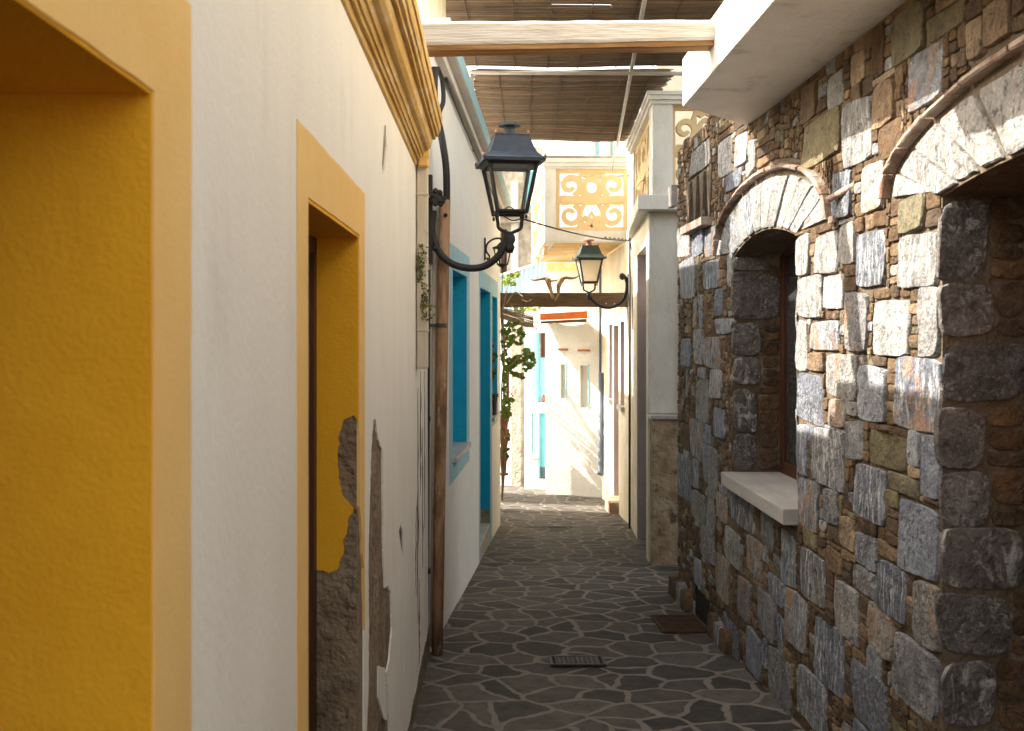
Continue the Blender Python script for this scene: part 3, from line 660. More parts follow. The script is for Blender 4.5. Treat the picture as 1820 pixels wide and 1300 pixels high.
class Packer:
    gs = .01
    def __init__(s, u0, u1, v0, v1, blocked):
        s.u0, s.v0 = u0, v0; s.nu = int(round((u1-u0)/s.gs)); s.nv = int(round((v1-v0)/s.gs))
        s.g = np.zeros((s.nv, s.nu), bool); s.st = []
        U = u0+(np.arange(s.nu)+.5)*s.gs; V = v0+(np.arange(s.nv)+.5)*s.gs
        UU, VV = np.meshgrid(U, V); s.g |= blocked(UU, VV)
    def idx(s, u, v): return int(round((u-s.u0)/s.gs)), int(round((v-s.v0)/s.gs))
    def fixed(s, ua, ub, va, vb, kind):
        a, c = s.idx(ua, va); b, d = s.idx(ub, vb); a = max(a, 0); c = max(c, 0); b = min(b, s.nu); d = min(d, s.nv)
        if b-a < 3 or d-c < 3: return
        sub = s.g[c:d, a:b]
        if sub.mean() > .25: return
        # shrink while overlapping
        while b-a > 3 and s.g[c:d, a].mean() > .3: a += 1
        while b-a > 3 and s.g[c:d, b-1].mean() > .3: b -= 1
        while d-c > 3 and s.g[c, a:b].mean() > .3: c += 1
        while d-c > 3 and s.g[d-1, a:b].mean() > .3: d -= 1
        s.g[c:d, a:b] = True; s.st.append((a, b, c, d, kind))
    def fill(s, rnd, bigp=.42):
        last = 'x'
        for c in range(s.nv):
            a = 0
            while a < s.nu:
                if s.g[c, a]: a += 1; continue
                run = a
                while run < s.nu and not s.g[c, run]: run += 1
                av = run-a
                if av < 2: a = run; continue
                r = rnd.random(); kind = 'big' if r < bigp else ('stack' if r < .86 else 'flat')
                if last == 'big' and kind == 'big' and rnd.random() < .6: kind = 'stack'
                if last == 'stack' and kind == 'stack' and rnd.random() < .25: kind = 'flat'
                if kind == 'big': w_ = rnd.randint(13, 26); h = rnd.randint(15, 32)
                elif kind == 'stack': w_ = rnd.randint(7, 12); h = rnd.randint(14, 30)
                else: w_ = rnd.randint(14, 34); h = rnd.randint(4, 6)
                w_ = min(w_, av)
                if av-w_ < 4: w_ = av
                hh = 0
                while hh < h and c+hh < s.nv and not s.g[c+hh, a:a+w_].any(): hh += 1
                h = hh
                if h < 2: a += w_; continue
                # avoid leaving thin gaps above
                ex = 0
                while ex < 4 and c+h+ex < s.nv and not s.g[c+h+ex, a:a+w_].any(): ex += 1
                if ex < 4: h += ex
                if kind == 'big' and (w_ < 9 or h < 8): kind = 'stack'
                s.g[c:c+h, a:a+w_] = True
                if kind == 'stack' and h > 7:
                    v = c
                    while v < c+h:
                        q = rnd.randint(3, 6)
                        if c+h-v-q < 3: q = c+h-v
                        if w_ > 13 and rnd.random() < .5:
                            sp = a+int(w_*rnd.uniform(.4, .6)); s.st.append((a, sp, v, v+q, 'small')); s.st.append((sp, a+w_, v, v+q, 'small'))
                        else: s.st.append((a, a+w_, v, v+q, 'small'))
                        v += q
                else: s.st.append((a, a+w_, c, c+h, 'big' if kind == 'big' else ('flat' if kind == 'flat' else 'small')))
                last = kind; a += w_
    def emit(s, M_, fn, rnd, prot=.017, excl=None):
        for (a, b, c, d, kind) in s.st:
            ua, ub, va, vb = s.u0+a*s.gs, s.u0+b*s.gs, s.v0+c*s.gs, s.v0+d*s.gs
            gap = .002 if min(ub-ua, vb-va) > .08 else .003
            cx, cy = (ua+ub)/2, (va+vb)/2; w_, h = ub-ua-gap, vb-va-gap
            if w_ < .012 or h < .012: continue
            st = None
            if kind == 'big': col = rnd.choice(BLUEG) if rnd.random() < .80 else rnd.choice(WARM+OLIVE)
            elif kind in ('small', 'flat'): col = rnd.choice(WARM) if rnd.random() < .78 else rnd.choice(OLIVE+BLUEG[3:]+TAN)
            elif kind == 'b': col = rnd.choice(BLUEG)
            elif kind == 'o': col = rnd.choice(BLUEG+[(.30,.26,.22)]); st = rnd.uniform(.6, .95)
            elif kind == 't': col = rnd.choice(TAN)
            elif kind == 'v': col = rnd.choice(OLIVE)
            elif kind == 'w': col = rnd.choice(WARM)
            elif kind == 'p': col = (.30,.29,.275)
            dep = rnd.uniform(.6, 1.15)*prot*(1.0 if min(w_, h) > .08 else .8)
            stone(M_, fn, cx, cy, w_, h, dep, shade(col, rnd, .2, st if kind in 'ob' or st else None), rnd, sup=9 if w_ > .1 else 6)

def crop(s_, ox, oy, l): return [(ox+a/s_, oy+b/s_, ox+c/s_, oy+d/s_, k) for a, b, c, d, k in l]
FIX = crop(2.5, 1270, 400, [(840,45,1008,270,'p'),(930,272,1016,580,'p'),(826,608,1016,912,'o'),(930,935,1010,1200,'b'),(590,308,690,572,'b'),(718,345,880,578,'p'),
 (638,30,770,290,'b'),(460,40,562,210,'p'),(370,52,430,220,'p'),(370,230,485,408,'p'),(495,210,582,365,'p'),(370,425,420,640,'p'),(440,430,560,560,'o'),(425,575,495,650,'t'),
 (502,575,648,770,'o'),(375,655,488,880,'b'),(650,642,770,860,'b'),(520,778,588,885,'o'),(592,872,670,1035,'b'),(375,892,420,1120,'b'),(456,920,600,1160,'b'),(702,935,865,1080,'v'),
 (772,1105,925,1200,'v'),(632,1080,770,1300,'b'),(560,0,635,165,'b')])
FIX += crop(2.167, 1180, 700, [(518,310,605,520,'o'),(540,615,630,800,'b'),(660,725,755,930,'b'),(625,365,680,500,'b'),(455,535,515,740,'b'),(380,455,430,590,'b'),(328,565,385,700,'o'),
 (245,525,300,655,'b'),(285,415,355,520,'b'),(215,395,250,490,'o'),(750,555,830,680,'b'),(835,645,940,860,'b'),(900,955,1060,1200,'b'),(982,725,1060,950,'b'),(735,675,835,765,'b'),
 (802,820,890,1000,'o'),(592,885,700,1140,'b'),(735,1065,865,1290,'b'),(480,775,560,980,'o'),(372,775,440,950,'b'),(412,712,480,850,'b'),(415,975,495,1200,'b'),(530,1065,635,1290,'b'),
 (690,485,750,600,'t'),(830,580,908,640,'t'),(287,715,345,870,'b'),(202,635,260,790,'o'),(237,875,295,1030,'b'),(325,925,380,1070,'b'),(160,845,220,960,'b'),(117,385,165,490,'b'),
 (150,525,215,650,'b'),(52,245,110,400,'b'),(162,205,210,340,'b'),(197,58,240,170,'b'),(102,115,165,250,'o'),(790,975,850,1110,'b'),(915,395,1062,700,'b'),(626,600,690,720,'w')])
FIX += crop(3.095, 1400, 0, [(322,565,480,905,'b'),(700,255,868,590,'o'),(472,465,600,690,'t'),(52,665,300,925,'v'),(267,945,360,1200,'b'),(432,925,550,1150,'p'),(1012,105,1090,330,'t'),
 (1095,20,1240,290,'t'),(592,75,760,300,'v'),(780,75,970,210,'v'),(362,305,430,450,'t'),(230,405,320,620,'b'),(92,465,170,650,'w'),(512,305,690,455,'w'),(520,640,720,870,'w')])
FIX += crop(2.281, 1180, 180, [(117,185,190,290,'b'),(230,155,280,300,'p'),(302,135,345,265,'b'),(62,505,110,625,'p'),(117,505,165,620,'b'),(168,520,215,630,'o'),(262,285,325,375,'b'),
 (67,650,130,790,'b'),(172,645,225,755,'b'),(172,965,230,1080,'o'),(212,885,298,945,'b'),(127,935,165,1065,'b'),(72,965,115,1080,'b'),(187,1095,240,1200,'b'),(142,1135,188,1300,'b')])
def hood_in(UU, VV, grow=0.0, low=.0):
    r = np.zeros_like(UU, bool)
    for hd in HOODS:
        t = (UU-hd['c'])/(hd['hw']+.03+grow); top = hd['v']+(hd['top']+.05+grow-hd['v'])*np.sqrt(np.clip(1-t*t, 0, 1))
        r |= (np.abs(t) < 1) & (VV > hd['v']-.015-low) & (VV < top)
    return r
def in_open(UU, VV, o, g_=0):
    return (UU > o['u0']-g_) & (UU < o['u1']+g_) & (VV > o['v0']-g_) & (VV < o['vs']+.07)
NI = dict(u0=6.55, u1=7.05, v0=GZ(6.8)-.3, v1=GZ(6.8)+.20)      # drain hole
SLOT = dict(u0=RWp(1267,0)[0], u1=RWp(1226,0)[0], v0=EYE+.73, v1=EYE+1.10)
def blocked(UU, VV):
    r = hood_in(UU, VV) | in_open(UU, VV, WO, .0) | in_open(UU, VV, DO, .0)
    r |= (UU > WO['u0']-.03) & (UU < WO['u1']+.03) & (VV > WO['v0']-.10) & (VV < WO['v0']+.01)
    r |= (UU > NI['u0']) & (UU < NI['u1']) & (VV < NI['v1'])
    r |= (UU > SLOT['u0']) & (UU < SLOT['u1']) & (VV > SLOT['v0']) & (VV < SLOT['v1'])
    r |= VV < -.0665*UU-.12
    tp = np.where(UU < 5.55, EYE+1.15, EYE+1.40+.05*(UU-5.55)*0+.03*np.sin(UU*7)); r |= VV > tp
    return r
pk = Packer(.2, UE, -.75, 3.0, blocked)
for (a, b, c, d, k) in FIX:
    ua = XR*F/(c-870); ub = XR*F/(a-870); um = (ua+ub)/2
    pk.fixed(ua, ub, EYE-(d-590)*um/F, EYE-(b-590)*um/F, k)
for it in range(1):                      # let the big stones close up on each other
    for i, (a, b, c, d, k) in enumerate(pk.st):
        if a > 1 and not pk.g[c:d, a-1].any(): a -= 1; pk.g[c:d, a] = True
        if b < pk.nu-1 and not pk.g[c:d, b].any(): pk.g[c:d, b] = True; b += 1
        if d < pk.nv-1 and not pk.g[d, a:b].any(): pk.g[d, a:b] = True; d += 1
        if it < 2 and c > 1 and not pk.g[c-1, a:b].any(): c -= 1; pk.g[c, a:b] = True
        pk.st[i] = (a, b, c, d, k)
rnd = random.Random(21); pk.fill(rnd, .16)
SM = MB(); pk.emit(SM, fr, rnd)
# voussoirs between each opening and its brick hood
for hd, o, nv in ((HOODS[0], WO, 10), (HOODS[1], DO, 9)):
    c = hd['c']; hw = hd['hw']-.035
    for k in range(nv):
        a0 = math.pi*(k)/nv; a1 = math.pi*(k+1)/nv
        def inner(a):
            uu = c+((o['u1']-o['u0'])/2+.0)*(-math.cos(a)); uo = o
            return uu, (arc_top(o, min(max(uu, o['u0']+.001), o['u1']-.001))+.006)
        def outerp(a):
            tt = -math.cos(a)*.99; return c+hw*tt, hd['v']+(hd['top']-.035-hd['v'])*math.sqrt(max(0, 1-tt*tt))
        # equal spacing on the intrados
        f0 = k/nv; f1 = (k+1)/nv
        def seg(f):
            u = o['u0']+(o['u1']-o['u0'])*f; vi = arc_top(o, min(max(u, o['u0']+.001), o['u1']-.001))+.004
            t = (f-.5)*2; au = c+hw*(math.sin(t*math.pi/2*.80)); tt = (au-c)/hw
            vo = hd['v']+(hd['top']-.03-hd['v'])*math.sqrt(max(0, 1-tt*tt)); return (u, vi), (au, vo)
        (i0, q0), (i1, q1) = seg(f0), seg(f1)
        g_ = .011
        ring = []
        for (A, B) in ((i0, i1), (i1, q1), (q1, q0), (q0, i0)):
            for t in (0.06, .35, .65, .94):
                ring.append((A[0]+(B[0]-A[0])*t+rnd.uniform(-.003, .003), A[1]+(B[1]-A[1])*t+rnd.uniform(-.003, .003)))
        cx = sum(p[0] for p in ring)/16; cy = sum(p[1] for p in ring)/16
        w_ = abs(i1[0]-i0[0]); ring = [(cx+(x-cx)*(1-g_/w_*1.2), cy+(y-cy)*(1-.012/.3)) for x, y in ring]
        stone(SM, fr, cx, cy, w_, .4, .012+rnd.uniform(-.003,.005), shade(rnd.choice([(.25,.245,.24),(.28,.265,.245),(.20,.21,.23)]), rnd, .1, .25 if rnd.random() < .2 else 0), rnd, poly=ring)
    # springer wedges beside the arch foot
    for sgn in (-1, 1):
        uo = o['u1'] if sgn > 0 else o['u0']; pts = [(uo+sgn*.012, hd['v']-.0), (c+sgn*(hw-.005), hd['v']-.0)]
        ring = []
        ue_ = c+sgn*hw*.951; ve = hd['v']+(hd['top']-.03-hd['v'])*.29
        quad = [(uo+sgn*.01, o['vs']+.02), (c+sgn*(hw-.01), hd['v']+.0), (ue_, ve)]
        for A, B in zip(quad, quad[1:]+quad[:1]):
            for t in (0, .33, .66): ring.append((A[0]+(B[0]-A[0])*t, A[1]+(B[1]-A[1])*t))
        cx = sum(p[0] for p in quad)/3; cy = sum(p[1] for p in quad)/3
        stone(SM, fr, cx, cy, .3, .15, .014, shade((.30,.29,.28), rnd), rnd, poly=ring)
# quoins that edge the openings and jamb faces
def jamb_pack(fn, w_, v0, v1, seed, wide=.6):
    rnd = random.Random(seed); J = MB(); v = v0
    flip = rnd.random() < .5
    while v < v1-.04:
        h = rnd.uniform(.17, .30)
        if v1-v-h < .08: h = v1-v
        bw = w_*rnd.uniform(.52, .70)
        if rnd.random() < wide: bw = w_*rnd.uniform(.80, 1.0)
        stone(J, fn, bw/2, v+h/2, bw-.012, h-.014, rnd.uniform(.008, .016), shade(rnd.choice([(.135,.115,.105),(.16,.14,.13),(.12,.105,.10)]), rnd, .1, 0), rnd, sup=5)
        if w_-bw > .045:
            q = v
            while q < v+h-.03:
                hh = rnd.uniform(.05, .09)
                if v+h-q-hh < .04: hh = v+h-q
                stone(J, fn, (bw+w_)/2, q+hh/2, w_-bw-.012, hh-.010, rnd.uniform(.006, .012), shade(rnd.choice([(.15,.085,.04),(.12,.07,.035),(.10,.065,.04)]), rnd, .15, 0), rnd, sup=4)
                q += hh
        v += h
    return J
jd = jamb_pack(lambda u, v, w_: Vector((XR+u-.020, DO['u1']-w_, v)), .29, -.45, DO['vs'], 3, .45)
jw = jamb_pack(lambda u, v, w_: Vector((XR+u-.020, WO['u1']-w_, v)), .29, WO['v0']+.01, WO['vs'], 9, .4)
jn = jamb_pack(lambda u, v, w_: Vector((XR+u-.006, WO['u0']+w_, v)), .29, WO['v0']+.01, WO['vs'], 12, .4)
for j in (jd, jw, jn): SM.add(j.v, []); base = len(SM.v)-len(j.v); SM.f += [[i+base for i in f] for f in j.f]; SM.c += j.c
# end face of the wall (towards the cream house) and rugged foot stones
for k in range(11):
    u = 6.0+.17*k; 
    if NI['u0']-.1 < u < NI['u1']+.1: continue
    stone(SM, lambda a, b, c: Vector((XR-c, a, b)), u, GZ(u)+.05, .17, .2, .05+.03*rnd.random(), shade(rnd.choice(WARM+BLUEG[3:]), rnd), rnd, sup=3)
stones = SM.build('stonework', stone_m, H3, smooth=True)
es = stones.modifiers.new('edge', 'EDGE_SPLIT'); es.split_angle = R(38)

# brick hood moulds
for hd in HOODS:
    m = MB(); nb = 11; rnd2 = random.Random(3)
    for k in range(nb):
        a0 = math.pi*k/nb+.01; a1 = math.pi*(k+1)/nb-.004; rg = []
        J = 5; f_ = rnd2.uniform(.8, 1.35); dpt = .040+rnd2.uniform(-.004, .004)
        vs = []
        for i in range(J+1):
            a = a0+(a1-a0)*i/J; cu, sv = -math.cos(a), math.sin(a)
            for (e, w_) in ((0, -.01), (0, dpt*.85), (.006, dpt), (.018, dpt), (.025, dpt*.8), (.025, -.01)):
                e2 = e-.005+.004*mnoise.noise(Vector((a*9, w_*20, hd['c'])))
                vs.append(fr(hd['c']+(hd['hw']+e2)*cu, hd['v']+((hd['top']-hd['v'])+e2)*sv, w_+.004*mnoise.noise(Vector((a*12, e*60, 1)))))
        fs = [(i*6+q, i*6+(q+1) % 6, (i+1)*6+(q+1) % 6, (i+1)*6+q) for i in range(J) for q in range(6)]
        fs += [tuple(range(6)), tuple(J*6+q for q in reversed(range(6)))]
        m.add(vs, fs, (f_, f_*.95, f_*.9))
    m.build('brick_arch', redbrick, H3)
# corbel bricks, vent slots, clay spout
m = MB(); u, v = RWp(1487, 376); m.box(XR-.03, XR, u-.03, u+.02, v-.05, v-.02, col=(1.4,1.35,1.3)); m.build('brick_corbel', redbrick, H3, bevel=.004)
m = MB()
for k in range(6):
    uu = SLOT['u0']+.02+k*(SLOT['u1']-SLOT['u0']-.04)/6
    m.box(XR-.075, XR, uu, uu+(SLOT['u1']-SLOT['u0'])/6-.012, EYE+.70, EYE+.755, col=(rnd.uniform(.9,1.3),)*3)
m.build('brick_shelf', redbrick, H3, bevel=.004)
m = MB()
for k in range(4):
    uu = SLOT['u0']+.03+k*(SLOT['u1']-SLOT['u0']-.06)/3
    vs = [(XR-.02, uu-.018, EYE+.756), (XR-.02, uu+.018, EYE+.756), (XR-.02, uu+.075, EYE+1.08), (XR-.02, uu-.075, EYE+1.08)]
    vs += [(XR+.02, b, c) for a, b, c in vs]
    m.add(vs, [(0,1,2,3),(7,6,5,4),(0,4,5,1),(1,5,6,2),(2,6,7,3),(3,7,4,0)], (.6,.6,.6))
m.build('slot_fins', mortar, H3)
m = MB(); m.box(XR-.001, XR+.001, SLOT['u0'], SLOT['u1'], EYE+.755, EYE+1.08); m.build('vent_slot_shade', hole_shade, H3)  # flat dark sheet stands in for the shade between the fins
m = MB(); a = RWp(1494, 355); b = RWp(1522, 328)
m.tube([(XR-.05, a[0], a[1]), (XR-.025, (a[0]+b[0])/2, (a[1]+b[1])/2), (XR, b[0], b[1])], .014, 10, col=(1.3,1.2,1.1)); m.build('clay_spout', redbrick, H3, smooth=True)
# sill, window, door
m = MB(); m.box(XR-.075, XR+.30, WO['u0']-.015, WO['u1']+.02, WO['v0']-.075, WO['v0']+.004)
m.build('window_sill', marble, H3, bevel=.006)
m = MB(); xq = XR+.27; m.box(xq, xq+.05, WO['u1']-.07, WO['u1']-.002, WO['v0'], WO['vs']+.1); m.box(xq, xq+.05, WO['u0']+.002, WO['u0']+.07, WO['v0'], WO['vs']+.1)
m.box(xq, xq+.05, WO['u0']+.07, WO['u1']-.07, WO['v0'], WO['v0']+.07); m.box(xq, xq+.05, WO['u0']+.07, WO['u1']-.07, WO['vs']-.0, WO['vs']+.1); m.box(xq+.005, xq+.045, 5.29, 5.36, WO['v0']+.07, WO['vs'])
wf = m.build('window', brownwood, H3, bevel=.004)
m = MB(); m.box(xq+.02, xq+.026, WO['u0']+.06, WO['u1']-.06, WO['v0']+.06, WO['vs']+.02); m.build('pane', glass_mat('dark_glass', (.05,.05,.05), .9), wf)
m = MB(); m.box(xq, xq+.06, DO['u1']-.08, DO['u1']-.002, -1, DO['vs']+.2); m.box(xq+.02, xq+.07, DO['u0']+.05, DO['u1']-.08, -1, DO['vs']+.2)
for zz in (0, .55, 1.1): m.box(xq+.005, xq+.02, DO['u0']+.2, DO['u1']-.2, zz, zz+.4)
dd = m.build('door', brownwood, H3, bevel=.004)
m = MB(); m.tube([(xq+.02, 2.1, 1.0), (xq-.04, 2.1, 1.0), (xq-.04, 2.22, 1.0)], .01); m.build('handle', steel, dd)
# balcony slab
m = MB(); a, b = (.994, 5.13), (XR, 5.62); z0, z1 = EYE+1.16, EYE+1.405
pl = [(.78, .9), (.78, 3.25), (.994, 3.30), a, b, (3.0, 5.62), (3.0, .9)]  # wider near step, out of view, added to deepen its shade on the wall
vs = [(x, y, z0) for x, y in pl]+[(x, y, z1) for x, y in pl]
m.add(vs, [tuple(range(7)), tuple(range(13, 6, -1))]+[(i, (i+1) % 7, 7+(i+1) % 7, 7+i) for i in range(7)])
m.build('balcony_slab', whitepaint, H3, bevel=.006)
m = MB(); m.box(1.75, 1.95, .95, 5.4, z1, z1+1.5); m.build('upper_wall', cream, H3)
m = MB(); m.box(4.0, 4.2, -.5, 7.67, -1, z0-.01); m.box(XR+.451, 4.0, -.5, -.3, -1, z0-.01); m.box(XR+.451, 4.0, 7.45, 7.66, -1, z0+.2); m.build('rear_wall', mortar, H3)

# ------------------------------------------------------------------ iron things in the paving
def on_ground(px, y): return (px-870)*y/F
gr = thing('drain_grate', (.45, 5.76, GZ(5.76)), 'small rectangular cast iron drain grate set in the paving', 'drain grate')
cx = on_ground(1026, 5.76); m = MB(); zz = GZ(5.76)+.012; sl_ = -.0665
def gbox(M_, x0, x1, y0, y1, h0, h1):
    vs = [Vector((x, y, GZ(y)+.008+h)) for x in (x0, x1) for y in (y0, y1) for h in (h0, h1)]
    M_.add(vs, [(0,1,3,2),(4,6,7,5),(0,4,5,1),(2,3,7,6),(0,2,6,4),(1,5,7,3)])
for (x0, x1, y0, y1) in ((cx-.16, cx+.16, 5.665, 5.68), (cx-.16, cx+.16, 5.84, 5.855), (cx-.16, cx-.145, 5.68, 5.84), (cx+.145, cx+.16, 5.68, 5.84), (cx-.125, cx-.118, 5.68, 5.84), (cx+.118, cx+.125, 5.68, 5.84)): gbox(m, x0, x1, y0, y1, 0, .008)
m.build('rim', irongrate, gr)
m = MB(); gbox(m, cx-.143, cx+.143, 5.682, 5.838, 0, .002); m.build('grate_shade', hole_shade, gr)  # thin dark sheet painted as the shade below the grate
m = MB()
for i in range(6): gbox(m, cx-.115, cx+.115, 5.69+i*.025, 5.70+i*.025, .002, .006)
for i in range(9): gbox(m, cx-.11+i*.027, cx-.10+i*.027, 5.684, 5.836, .0022, .0055)
m.build('grid_bars', irongrate, gr)
m = MB(); xa = on_ground(1165, 6.6); gbox(m, 1.12, 1.44, 6.45, 6.95, .002, .010)
for i in range(12): gbox(m, 1.14, 1.42, 6.475+i*.04, 6.485+i*.04, .010, .014)
tag(m.build('iron_plate', rustplate), 'rusty brown iron plate on the paving before the dark hole in the stone wall', 'drain cover')
m = MB(); gbox(m, .62, .98, 11.75, 11.80, .003, .008)
for i in range(14): gbox(m, .63+i*.025, .642+i*.025, 11.735, 11.75, .003, .008)
tag(m.build('slot_drain', irongrate), 'narrow dark slotted drain strip far along the paving', 'drain')
m = MB(); m.box(XR-.001, XR+.001, NI['u0'], NI['u1'], GZ(6.8)-.1, NI['v1']); m.build('drain_hole_shade', hole_shade, H3)  # flush dark sheet in place of a recess's shade

# ================================================================== CREAM HOUSE (right, far)
H4 = thing('cream_house', (1.6, 10.5, -.6), 'cream and grey plaster house with roof terrace, yellow fretwork panels and projecting balcony', 'house')
A_, B_, C_ = (1.48, 9.3), (1.69, 11.9), (1.72, 15.25)
fA = frame(A_[0], A_[1], B_[0]-A_[0], B_[1]-A_[1], -1); LA = math.hypot(B_[0]-A_[0], B_[1]-A_[1])
fC = frame(B_[0], B_[1], C_[0]-B_[0], C_[1]-B_[1], -1); LC = math.hypot(C_[0]-B_[0], C_[1]-B_[1])
dA = (.22, 1.50, -2, EYE+.83)
m = MB(); m.plate(notch_outline(0, LA, -1.6, EYE+1.11, (dA,)), [], fA, -.3, 0)
wc = [(.62, 1.02, EYE-.95, EYE+.13), (1.95, 2.35, EYE-.95, EYE+.105)]; dc = (1.22, 1.78, -2, EYE+.085)
m.plate(notch_outline(0, LC, -1.8, EYE+1.11, (dc,)), [rect(*q) for q in wc], fC, -.3, 0)
m.build('lane_wall', cream, H4)
def fbox(M_, fn, a, b, c, d, e, f_):
    vs = [fn(u, v, w_) for u in (a, b) for v in (c, d) for w_ in (e, f_)]
    M_.add(vs, [(0,1,3,2),(4,6,7,5),(0,4,5,1),(2,3,7,6),(0,2,6,4),(1,5,7,3)])
m = MB()
for fn, (a, b, c, d) in ((fA, dA), (fC, dc), (fC, wc[0]), (fC, wc[1])):
    fbox(m, fn, b-.004, b+.002, c, d, -.25, -.001); fbox(m, fn, a-.002, a+.004, c, d, -.25, -.001); fbox(m, fn, a+.004, b-.004, c, d, -.26, -.24)
m.build('lilac_reveal', lilac, H4)
m = MB(); fbox(m, fA, dA[0]+.05, dA[1]-.05, -1.6, dA[3]-.05, -.239, -.21); m.build('door', lilac, H4, bevel=.004)
m = MB(); fbox(m, fC, dc[0]+.05, dc[1]-.05, -1.6, dc[3]-.05, -.239, -.21); m.build('door', lilac, H4, bevel=.004)
for q in wc:
    m = MB(); fbox(m, fC, q[0]-.04, q[1]+.04, q[2]-.05, q[2]+.004, -.1, .05); m.build('window_sill', marble, H4)
m = MB(); zz = GZ(13.4); fbox(m, fC, dc[0]-.02, dc[1]+.02, zz-.2, zz+.17, -.2, .12); m.build('door_step', weath, H4, bevel=.01)
# front faces to camera: pier and plinth
m = MB(); m.box(1.481, 1.84, 9.25, 9.299, EYE-.76, EYE+1.11); m.build('pier', pier_m, H4, bevel=.004)
m = MB(); m.box(1.845, 4, 9.27, 9.32, -1, EYE+1.11); m.build('front_wall', ochre_soft, H4)
m = MB(); m.box(1.49, 1.85, 9.12, 9.249, -1.2, EYE-.80); m.build('plinth', weath, H4, bevel=.01)
m = MB(); m.box(1.47, 1.9, 9.08, 9.255, EYE-.80, EYE-.765); m.build('plinth_cap', marble, H4, bevel=.006)
m = MB(); m.box(1.755, 1.79, 9.235, 9.2495, EYE-.76, EYE+1.1); m.build('corner_strip', ochre_soft, H4)
# terrace slab and parapet
m = MB()
sl4 = [(1.35, 9.05), (1.55, 11.05), (1.70, 12.3), (4, 12.3), (4, 9.05)]
vs = [(x, y, EYE+1.112) for x, y in sl4]+[(x, y, EYE+1.247) for x, y in sl4]
m.add(vs, [(0,1,2,3,4),(9,8,7,6,5)]+[(i, (i+1) % 5, 5+(i+1) % 5, 5+i) for i in range(5)]); m.build('terrace_slab', pier_m, H4, bevel=.005)
zb4, zt4 = EYE+1.248, EYE+2.08
pr = thing  # alias unused
for bb in ((1.49, 1.675, 9.10, 9.30), (2.32, 2.5, 9.10, 9.30), (1.66, 1.84, 11.5, 11.68)):
    m = MB(); m.box(*bb, zb4, zt4); m.build('parapet_post', pier_m, H4, bevel=.004)
m = MB()
for (ex, z0_, z1_) in ((.02, 0, .035), (.045, .035, .075), (.06, .075, .11)):
    pl = [(1.49-ex, 9.10-ex), (1.66-ex, 11.7), (1.86+ex, 11.7), (1.70, 9.30+ex), (2.6, 9.30+ex), (2.6, 9.10-ex)]
    vs = [(x, y, zt4+z0_) for x, y in pl]+[(x, y, zt4+z1_-.001) for x, y in pl]
    m.add(vs, [(0,1,2,3,4,5),(11,10,9,8,7,6)]+[(i, (i+1) % 6, 6+(i+1) % 6, 6+i) for i in range(6)])
m.build('parapet_cap', pier_m, H4)
def spiral(cx, cy, r0, r1, a0, a1, n=18, ax=1, ay=1):
    return [(cx+ax*(r0+(r1-r0)*k/n)*math.cos(a0+(a1-a0)*k/n), cy+ay*(r0+(r1-r0)*k/n)*math.sin(a0+(a1-a0)*k/n)) for k in range(n+1)]
def fret(M_, fn, W, Hh, t=.06, d=.06):      # scroll-work panel, W x Hh, u from 0..W, v 0..Hh
    M_.plate(rect(0, W, 0, Hh), [rect(t*.6, W-t*.6, t*.6, Hh-t*.6)], fn, -d/2, d/2)
    cx, cy = W/2, Hh/2; e = .001
    kk = [0]
    def rb(p, w_, k): kk[0] += 1; M_.ribbon(p, w_, fn, -d/2+.0006*kk[0], d/2-.0006*kk[0])
    rb([(cx+ .085*W*1.25*math.cos(a), cy*1.42+.135*Hh*math.sin(a)) for a in [2*math.pi*k/22 for k in range(23)]], t*.75, 1)
    rb([(.04*W, cy+.0), (cx, cy), (W-.04*W, cy)], [t*.5, t*1.5, t*.5], 3.8)
    for sx in (-1, 1):
        X = lambda q: cx+sx*q*W
        for sy, s2 in ((1, 1), (-1, .92)):
            Y = lambda q: cy+sy*q*Hh
            sp = spiral(0, 0, .175*W*.9, .05*W, R(-70), R(-70)+R(400), 24)
            rb([(X(.30)+sx*p[0]*-1, Y(.24)+sy*p[1]) for p in sp], [t*.95-(t*.35)*k/24 for k in range(25)], 2)
            rb([(X(-.02), Y(.025)), (X(.10), Y(.03)), (X(.2), Y(.02)), (X(.34), Y(.03))], t*.8, 3)
            rb([(X(.30), Y(.04)), (X(.40), Y(.05)), (X(.47), Y(.02))], t*.6, 1.5)
            rb([(X(.13), Y(.46)), (X(.17), Y(.38)), (X(.16), Y(.2)), (X(.10), Y(.06))], t*.7, 2.5)
            rb([(X(.0), Y(.30 if sy < 0 else .44)), (X(.07), Y(.40)), (X(.15), Y(.44))], t*.8, 3.5)
    rb([(cx, .03*Hh), (cx-.06*W, .18*Hh), (cx, .30*Hh), (cx+.06*W, .18*Hh), (cx+.0, .03*Hh)], t*.75, 1.2)
    rb([(cx-.2*W, .04*Hh), (cx-.13*W, .14*Hh), (cx-.08*W, .25*Hh)], t*.6, 2.2); rb([(cx+.2*W, .04*Hh), (cx+.13*W, .14*Hh), (cx+.08*W, .25*Hh)], t*.6, 2.2)
m = MB(); fF = frame(1.675, 9.2, 1, 0, 1)
fret(m, lambda u, v, w_: fF(u, zb4+.01+v, w_), .645, zt4-zb4-.01); m.build('fretwork_panel', ochre_soft, H4)
m = MB(); fS = frame(1.56, 9.30, .15, 2.2, -1)
fret(m, lambda u, v, w_: fS(u, zb4+.01+v, w_), 2.15, zt4-zb4-.01, t=.09); m.build('fretwork_panel', ochre_soft, H4)
m = MB(); m.box(1.90, 4, 11.3, 13.5, EYE+1.0, EYE+3.6); m.build('upper_storey', cream, H4)
